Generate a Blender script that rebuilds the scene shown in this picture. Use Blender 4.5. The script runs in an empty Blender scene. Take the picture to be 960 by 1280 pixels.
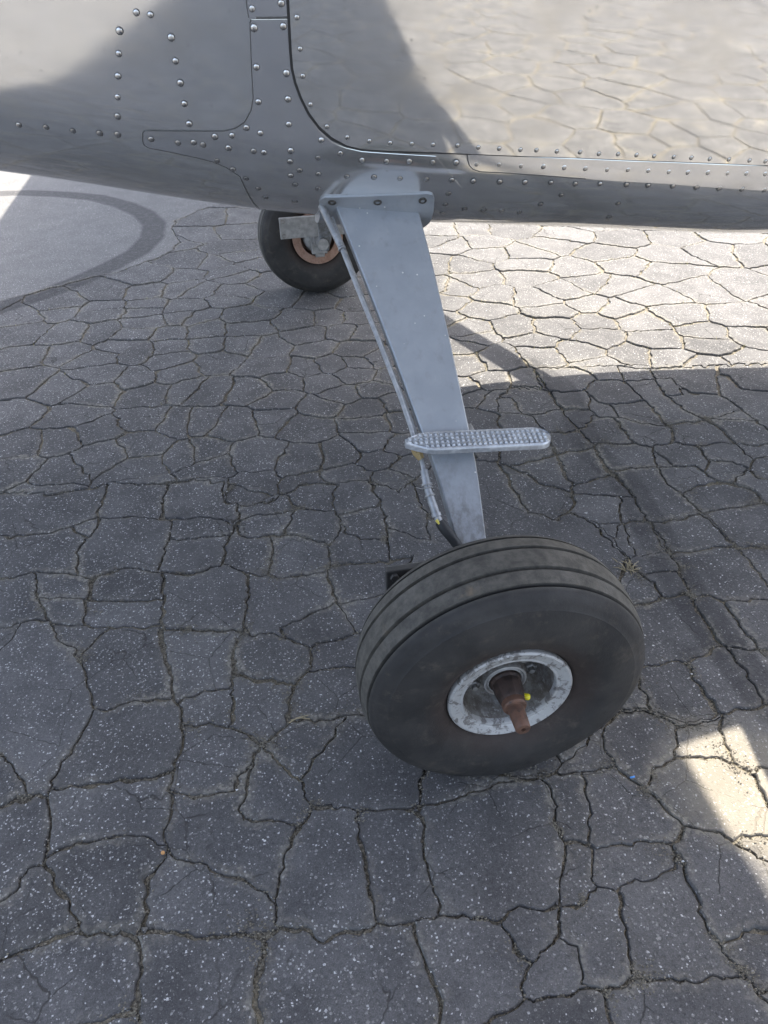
import bpy, bmesh, math, random
import numpy as np
from mathutils import Vector, Matrix, noise
from mathutils.geometry import delaunay_2d_cdt

# ------------------------------------------------------------------ camera, sky, sun, exposure
S = bpy.context.scene
COL = S.collection
CAM_POS = Vector((-0.31232, -0.79312, 1.12156)); YAW, PITCH, ROLL, FPX = 0.17395, 0.63008, -0.03126, 971.32048
fw = Vector((math.sin(YAW)*math.cos(PITCH), math.cos(YAW)*math.cos(PITCH), -math.sin(PITCH)))
rt = fw.cross(Vector((0, 0, 1))).normalized(); up = rt.cross(fw)
cr = rt*math.cos(ROLL)+up*math.sin(ROLL); cu = -rt*math.sin(ROLL)+up*math.cos(ROLL)
cam_data = bpy.data.cameras.new('camera'); cam = bpy.data.objects.new('camera', cam_data); COL.objects.link(cam)
cam.matrix_world = Matrix((( cr.x, cu.x, -fw.x, CAM_POS.x), (cr.y, cu.y, -fw.y, CAM_POS.y), (cr.z, cu.z, -fw.z, CAM_POS.z), (0, 0, 0, 1)))
cam_data.sensor_fit = 'HORIZONTAL'; cam_data.sensor_width = 36; cam_data.lens = FPX/960*36
cam_data.clip_start = .02; cam_data.clip_end = 2000
S.camera = cam

SUN_SHIFT = Vector((-.44, -.46, -1.0))            # where a shadow falls per metre of height
elev = math.atan2(1, math.hypot(.44, .46)); azim = math.atan2(.44, .46)
W = bpy.data.worlds.new('World'); S.world = W; W.use_nodes = True
nt = W.node_tree; nt.nodes.clear()
sky = nt.nodes.new('ShaderNodeTexSky'); sky.sky_type = 'NISHITA'; sky.sun_disc = False
sky.sun_elevation = elev; sky.sun_rotation = azim; sky.altitude = 100; sky.air_density = .8; sky.dust_density = 3.0; sky.ozone_density = 1.0
bg = nt.nodes.new('ShaderNodeBackground'); bg.inputs[1].default_value = .145
wo = nt.nodes.new('ShaderNodeOutputWorld'); hs = nt.nodes.new('ShaderNodeHueSaturation'); hs.inputs['Saturation'].default_value = .74
nt.links.new(sky.outputs[0], hs.inputs['Color']); nt.links.new(hs.outputs[0], bg.inputs[0]); nt.links.new(bg.outputs[0], wo.inputs[0])
sd = bpy.data.lights.new('sun', 'SUN'); sd.energy = 3.75; sd.angle = math.radians(.53); sd.color = (1, .94, .84)
so = bpy.data.objects.new('sun', sd); COL.objects.link(so); so.rotation_euler = SUN_SHIFT.to_track_quat('-Z', 'Y').to_euler(); so.location = (3, 3, 8)
S.view_settings.view_transform = 'Standard'; S.view_settings.look = 'None'; S.view_settings.gamma = 1; S.view_settings.exposure = 2.45
S.render.engine = 'CYCLES'
try: S.cycles.max_bounces = 8; S.cycles.use_denoising = True
except Exception: pass
random.seed(7)

# measured layout: rivets and sheet outlines on the skin, centres of the pavement blocks, tyre marks
RIVETS = [(-0.4105, 2.3322), (-0.3912, 2.3332), (-0.4395, 2.2613), (-0.4475, 2.1807), (-0.4558, 2.097), (-0.4634, 2.0137), (-0.4702, 1.9195), (-0.4773, 1.8185), (-0.3671, 2.2713), (-0.3664, 2.1955), (-0.3646, 2.1224), (-0.3638, 2.0501), (-0.3615, 1.9701), (-0.6291, 1.7558), (-0.5873, 1.7725), (-0.5467, 1.7833), (-0.5053, 1.8026), (-0.2455, 2.3946), (-0.203, 2.4185), (-0.2454, 2.3396), (-0.2026, 2.3546), (-0.2476, 2.221), (-0.2032, 2.2152), (-0.2499, 2.108), (-0.2037, 2.1325), (-0.2729, 2.0093), (-0.2516, 1.9998), (-0.2054, 2.0477), (-0.4257, 1.8356), (-0.3843, 1.8483), (-0.3594, 1.8704), (-0.3448, 1.8677), (-0.3244, 1.9292), (-0.297, 1.9558), (-0.3052, 1.878), (-0.2654, 1.886), (-0.2488, 1.8893), (-0.2052, 1.9252), (-0.2075, 1.8548), (-0.1924, 1.8023), (-0.2074, 1.7548), (-0.2004, 1.6866), (-0.3262, 1.7806), (-0.3025, 1.7389), (-0.2824, 1.6816), (-0.2637, 1.6046), (-0.2523, 1.5144), (-0.201, 1.5058), (-0.1549, 2.0096), (-0.1612, 1.9031), (-0.1241, 1.9488), (-0.0882, 1.9211), (-0.1611, 1.7925), (-0.1132, 1.7977), (-0.0669, 1.8118), (-0.1617, 1.6734), (-0.047, 1.9299), (-0.0083, 1.9442), (0.0323, 1.9524), (0.0727, 1.9614), (0.1088, 1.9597), (0.1487, 1.9659), (0.1887, 1.9628), (0.2295, 1.9675), (0.268, 1.9688), (0.3079, 1.9676), (0.349, 1.9669), (0.3886, 1.9748), (0.4281, 1.9775), (0.4684, 1.9781), (0.5064, 1.9842), (0.5463, 1.9909), (0.5863, 1.9946), (0.6246, 2.0017), (0.6637, 2.0045), (-0.022, 1.8203), (0.0241, 1.8302), (0.0687, 1.8374), (0.1076, 1.8381), (0.1556, 1.8426), (0.2018, 1.8485), (0.2502, 1.8542), (0.2966, 1.8531), (0.3437, 1.862), (0.395, 1.8661), (0.4376, 1.8692), (0.4871, 1.8745), (0.5352, 1.8767), (0.582, 1.8817), (0.6297, 1.8863), (0.6775, 1.8894), (0.0675, 1.7228), (0.0668, 1.6114), (0.0672, 1.5045), (0.105, 1.5697), (0.1419, 1.5648), (0.1766, 1.5635), (0.2119, 1.5504), (0.2447, 1.6565), (0.2772, 1.7545), (0.3946, 1.6979), (0.3952, 1.5293)]
DOOR_RIVETS = [(-0.1818, 2.3851), (-0.1801, 2.2948), (-0.1785, 2.2131), (-0.1693, 2.1254), (-0.1449, 2.0591), (-0.1124, 2.0309), (-0.0763, 2.0273), (-0.0418, 2.0282), (-0.0055, 2.0328), (0.0304, 2.0365), (0.0722, 2.0403), (0.1085, 2.0385), (0.1451, 2.0388), (0.1828, 2.0388), (0.2115, 2.0403), (0.2486, 2.0398), (0.2912, 2.0411), (0.3264, 2.039), (0.3623, 2.0414), (0.3973, 2.0424), (0.4313, 2.0421), (0.4693, 2.0439), (0.5038, 2.0455), (0.5406, 2.0459), (0.5788, 2.0495), (0.6206, 2.0503), (0.6538, 2.0512)]
OUTLINE = {'doubler': [(-0.192, 2.3762), (-0.2483, 2.362), (-0.2506, 2.3511), (-0.2531, 2.277), (-0.2557, 2.1894), (-0.2573, 2.1173), (-0.2623, 2.075), (-0.2744, 2.0285), (-0.2893, 2.0005), (-0.3075, 1.9726), (-0.3778, 1.919), (-0.4329, 1.8767), (-0.4369, 1.8603), (-0.4398, 1.8123), (-0.4388, 1.7892), (-0.4328, 1.7769), (-0.397, 1.779), (-0.3598, 1.7755), (-0.3348, 1.7683), (-0.3133, 1.7454), (-0.292, 1.6908), (-0.2736, 1.6164), (-0.2486, 1.2648)], 'door_edge': [(-0.1892, 2.4942), (-0.1911, 2.4296), (-0.1919, 2.3627), (-0.1926, 2.293), (-0.1923, 2.2329), (-0.1889, 2.1904), (-0.1818, 2.144), (-0.1707, 2.0948), (-0.1558, 2.0547), (-0.1371, 2.0243), (-0.1146, 2.004), (-0.0883, 1.9943), (-0.0516, 1.9996), (-0.0111, 2.0055), (0.0366, 2.0114), (0.0921, 2.0143), (0.1772, 2.0174), (0.2866, 2.021), (0.3921, 2.0233), (0.5009, 2.0292), (0.581, 2.0337), (0.6635, 2.0375)], 'strip': [(0.0909, 2.0099), (0.0926, 1.9825), (0.0964, 1.9486), (0.1035, 1.9255), (0.1169, 1.9117), (0.1603, 1.9124), (0.2343, 1.9059), (0.3134, 1.8963), (0.3726, 1.8895), (0.4675, 1.8919), (0.5498, 1.8867), (0.686, 1.8843), (0.7575, 1.8803)], 'stripfar': [(0.7321, 2.0376), (0.5821, 2.0279), (0.3929, 2.0177), (0.2872, 2.0154), (0.1775, 2.0132), (0.0993, 2.0111)], 'post': [(-0.1918, 2.3819), (-0.241, 2.3707), (-0.2515, 2.367), (-0.2524, 2.3941), (-0.2523, 2.4166), (-0.2505, 2.4719)], 'plate': [(-0.155, 1.3982), (-0.1584, 1.5275), (-0.1562, 1.5783), (-0.1495, 1.6048), (-0.0607, 1.6673), (0.0291, 1.7217), (0.0381, 1.7136), (0.0437, 1.6809), (0.0456, 1.5746), (0.0457, 1.4534), (0.0416, 1.3323)], 'bolts': [(-0.1363, 1.5624), (-0.0563, 1.6064), (0.0227, 1.6614)], 'doorright': [(0.7317, 2.0391)]}
SEEDS = [(-0.303, -0.15), (-0.198, -0.165), (-0.056, -0.188), (-0.229, 0.0), (-0.061, -0.05), (0.092, -0.11), (-0.302, 0.096), (-0.372, 0.134), (-0.399, -0.076), (-0.43, -0.283), (-0.315, -0.307), (-0.136, -0.33), (-0.03, -0.314), (-0.026, -0.357), (-0.049, -0.405), (0.374, 0.053), (0.257, -0.04), (0.464, 0.047), (0.523, 0.079), (0.319, -0.129), (0.372, -0.053), (0.432, -0.071), (0.366, -0.187), (0.408, -0.153), (0.139, -0.033), (0.179, -0.158), (0.149, -0.24), (0.055, -0.238), (0.258, -0.294), (0.059, -0.332), (0.156, -0.344), (0.24, -0.393), (-0.005, -0.415), (0.127, -0.431), (0.334, -0.27), (0.239, -0.434), (-0.815, 0.316), (-0.784, 0.187), (-0.632, 0.131), (-0.638, 0.028), (-0.773, 0.018), (-0.638, -0.103), (-0.742, -0.12), (-0.463, 0.118), (-0.496, 0.041), (-0.474, -0.065), (-0.496, -0.171), (-0.668, -0.238), (-0.504, -0.275), (-0.48, 0.223), (-0.416, 0.19), (-0.417, 0.052), (-0.8, 0.117), (-0.5, 0.901), (-0.361, 0.88), (-0.212, 0.834), (-0.101, 0.808), (-0.013, 0.735), (-0.315, 0.815), (-0.326, 0.743), (-0.221, 0.709), (-0.101, 0.671), (-0.489, 0.728), (-0.38, 0.627), (-0.269, 0.601), (-0.128, 0.581), (-0.143, 0.493), (-0.029, 0.604), (-0.472, 0.535), (-0.478, 0.463), (-0.31, 0.472), (-0.251, 0.374), (-0.143, 0.389), (-0.228, 0.282), (-0.354, 0.303), (-0.485, 0.319), (-0.259, 0.193), (-0.864, 0.911), (-0.669, 0.908), (-0.858, 0.747), (-0.666, 0.728), (-0.54, 0.871), (-0.536, 0.668), (-0.879, 0.583), (-0.785, 0.576), (-0.646, 0.571), (-0.648, 0.486), (-0.836, 0.424), (-0.757, 0.446), (-0.633, 0.384), (-0.538, 0.507), (-0.531, 0.366), (-1.14, 2.118), (-0.979, 2.076), (-0.849, 2.058), (-1.033, 2.305), (-0.86, 2.259), (-0.716, 2.239), (-0.701, 2.12), (-0.731, 2.005), (-0.607, 1.973), (-0.562, 2.14), (-0.554, 2.23), (-0.955, 1.892), (-0.767, 1.913), (-0.846, 1.831), (-0.713, 1.844), (-0.593, 1.855), (-0.595, 1.755), (-1.092, 1.887), (-1.059, 1.691), (-0.827, 1.693), (-0.923, 1.617), (-0.817, 1.551), (-0.69, 1.647), (-0.566, 1.64), (-0.65, 1.521), (-0.534, 1.52), (-1.034, 1.465), (-0.864, 1.414), (-0.653, 1.338), (-0.547, 1.297), (-0.983, 1.275), (-0.879, 1.282), (-0.792, 1.298), (-0.656, 1.197), (-0.773, 1.159), (-0.862, 1.105), (-0.649, 1.067), (-0.544, 1.105), (-0.99, 1.135), (-0.643, 0.96), (-0.898, 1.009), (-0.502, 2.395), (-0.379, 2.28), (-0.211, 2.462), (-0.331, 2.546), (-0.189, 2.23), (-0.025, 2.16), (0.11, 2.232), (0.117, 2.096), (-0.502, 2.108), (-0.292, 2.078), (-0.308, 1.949), (-0.137, 1.99), (-0.012, 1.981), (0.095, 1.961), (-0.467, 1.982), (-0.468, 1.851), (-0.354, 1.822), (-0.251, 1.769), (-0.101, 1.829), (0.021, 1.834), (0.096, 1.815), (-0.082, 1.705), (0.035, 1.655), (-0.429, 1.694), (-0.27, 1.616), (-0.138, 1.583), (-0.058, 1.582), (0.023, 1.58), (0.099, 1.58), (-0.464, 1.486), (-0.335, 1.455), (-0.105, 1.466), (-0.234, 1.481), (0.049, 1.394), (-0.004, 1.512), (-0.062, 1.387), (-0.251, 1.368), (-0.125, 1.311), (0.002, 1.259), (0.1, 1.267), (0.106, 1.449), (-0.494, 1.289), (-0.383, 1.248), (-0.275, 1.251), (-0.183, 1.185), (-0.001, 1.161), (0.085, 1.164), (-0.01, 1.074), (-0.494, 1.106), (-0.343, 1.057), (-0.215, 1.014), (-0.11, 1.015), (-0.002, 0.972), (0.072, 1.037), (-0.475, 1.038), (-0.345, 0.913), (-0.211, 0.882), (-0.101, 0.902), (0.001, 0.855), (0.522, 1.305), (0.643, 1.275), (0.787, 1.28), (0.888, 1.266), (1.024, 1.164), (1.117, 1.124), (1.172, 1.127), (0.501, 1.174), (0.624, 1.144), (0.767, 1.162), (0.865, 1.165), (0.942, 1.196), (0.933, 1.142), (0.977, 1.032), (1.116, 1.018), (1.104, 0.946), (0.45, 1.08), (0.53, 1.052), (0.602, 1.049), (0.686, 1.072), (0.729, 1.077), (0.781, 1.03), (0.873, 1.027), (1.026, 0.956), (0.999, 0.869), (0.516, 0.939), (0.631, 0.971), (0.734, 0.932), (0.877, 0.884), (1.005, 0.779), (0.636, 0.825), (0.758, 0.809), (0.896, 0.776), (0.713, 0.778), (0.384, 0.832), (0.511, 0.814), (0.4, 0.894), (0.854, 0.705), (0.954, 0.697), (0.331, 0.805), (0.51, 0.71), (0.618, 0.722), (0.742, 0.693), (0.873, 0.625), (0.359, 0.687), (0.462, 0.614), (0.543, 0.596), (0.641, 0.597), (0.777, 0.59), (0.291, 0.689), (0.294, 0.6), (0.392, 0.564), (0.457, 0.53), (0.616, 0.472), (0.516, 0.486), (0.78, 0.488), (0.378, 0.496), (0.635, 0.399), (0.483, 0.399), (0.531, 0.4), (0.584, 0.346), (0.698, 0.453), (0.434, 0.329), (0.487, 0.325), (0.655, 0.295), (0.435, 0.208), (0.553, 0.246), (0.543, 0.165), (0.612, 0.201), (0.293, 0.073), (0.275, -0.009), (0.291, 1.114), (0.346, 1.249), (0.395, 1.21), (0.071, 0.91), (0.044, 0.612), (0.261, 0.853), (0.259, 0.71), (0.177, 0.62), (0.247, 0.893), (0.106, 0.686), (0.656, 2.944), (0.808, 2.9), (0.977, 2.852), (0.784, 2.7), (0.661, 2.698), (0.786, 2.532), (0.925, 2.494), (0.636, 2.418), (0.876, 2.352), (0.644, 2.231), (0.84, 2.198), (1.21, 2.693), (1.108, 2.572), (1.278, 2.396), (1.439, 2.59), (1.52, 2.294), (1.661, 2.527), (1.917, 2.492), (1.743, 2.289), (1.881, 2.228), (1.081, 2.244), (1.093, 2.081), (1.32, 2.231), (1.421, 2.13), (1.469, 1.896), (1.644, 1.896), (0.927, 2.023), (1.16, 2.025), (0.659, 2.032), (0.803, 1.976), (0.514, 2.152), (0.467, 2.039), (0.598, 1.927), (0.813, 1.838), (0.958, 1.875), (1.229, 1.88), (1.053, 1.791), (1.248, 1.684), (1.429, 1.598), (0.641, 1.719), (0.781, 1.683), (0.927, 1.698), (1.09, 1.656), (0.459, 1.751), (0.661, 1.585), (0.886, 1.576), (1.073, 1.507), (1.265, 1.507), (1.395, 1.446), (0.497, 1.487), (0.638, 1.483), (0.776, 1.474), (0.932, 1.409), (1.044, 1.349), (1.217, 1.422), (1.119, 1.274), (1.259, 1.27), (0.79, 1.357), (0.399, 1.631), (0.349, 1.499), (0.466, 1.684), (0.329, 1.297), (0.417, 1.314), (0.587, 2.793), (0.522, 2.46), (0.436, 2.182), (0.267, 1.735), (0.209, 1.484), (0.371, 1.858), (-0.519, 3.158), (-0.282, 3.185), (-0.341, 2.93), (-0.531, 2.783), (-0.563, 2.609), (-0.353, 2.583), (-0.692, 2.644), (-0.706, 2.459), (-0.538, 2.424), (-0.362, 2.321), (-0.32, 2.805), (-0.256, 2.663), (-0.422, 2.753), (-0.852, 2.479), (-0.707, 2.287), (-0.866, 2.295), (-1.03, 2.372), (-1.161, 2.288), (-0.434, 3.475), (-0.278, 3.46), (-0.579, 3.123), (0.084, 0.343), (0.135, 0.237), (-0.036, 0.148), (0.056, 0.053), (0.166, 0.104), (-0.064, 0.043), (0.273, 0.207), (0.215, 0.418), (1.221, 1.008), (1.102, 0.756), (0.907, 0.502), (0.801, 0.286), (0.653, 0.123), (0.55, -0.054), (0.466, -0.198), (0.373, -0.313), (0.295, -0.411), (1.085, 0.601), (1.528, 1.215), (1.545, 1.407), (1.721, 1.665), (1.929, 1.972), (2.114, 2.242)]
SLAB_SEEDS = [(-1.097, 3.141), (-1.357, 3.479), (-0.933, 4.074), (-1.551, 4.354), (-0.866, 3.204), (-1.135, 2.753), (-1.354, 2.866), (-0.653, 3.697), (-1.141, 3.959), (-1.69, 3.437), (-1.888, 4.27), (-1.557, 4.658), (-1.111, 4.519), (-1.784, 2.983), (-2.199, 4.022), (-0.719, 3.297)]
SKID_ARC = [(-1.777, 4.366), (-1.5, 4.32), (-1.259, 4.209), (-1.066, 4.078), (-0.896, 3.869), (-0.776, 3.653), (-0.713, 3.437), (-0.714, 3.201), (-0.77, 2.989), (-0.871, 2.821), (-0.99, 2.663), (-1.103, 2.537), (-1.214, 2.456), (-1.341, 2.335)]
SKID_BAND = [(0.572, 1.424), (0.616, 1.254), (0.594, 1.06), (0.553, 0.887), (0.58, 0.72), (0.556, 0.517), (0.531, 0.374), (0.522, 0.221), (0.517, 0.109), (0.523, -0.012)]
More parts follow.
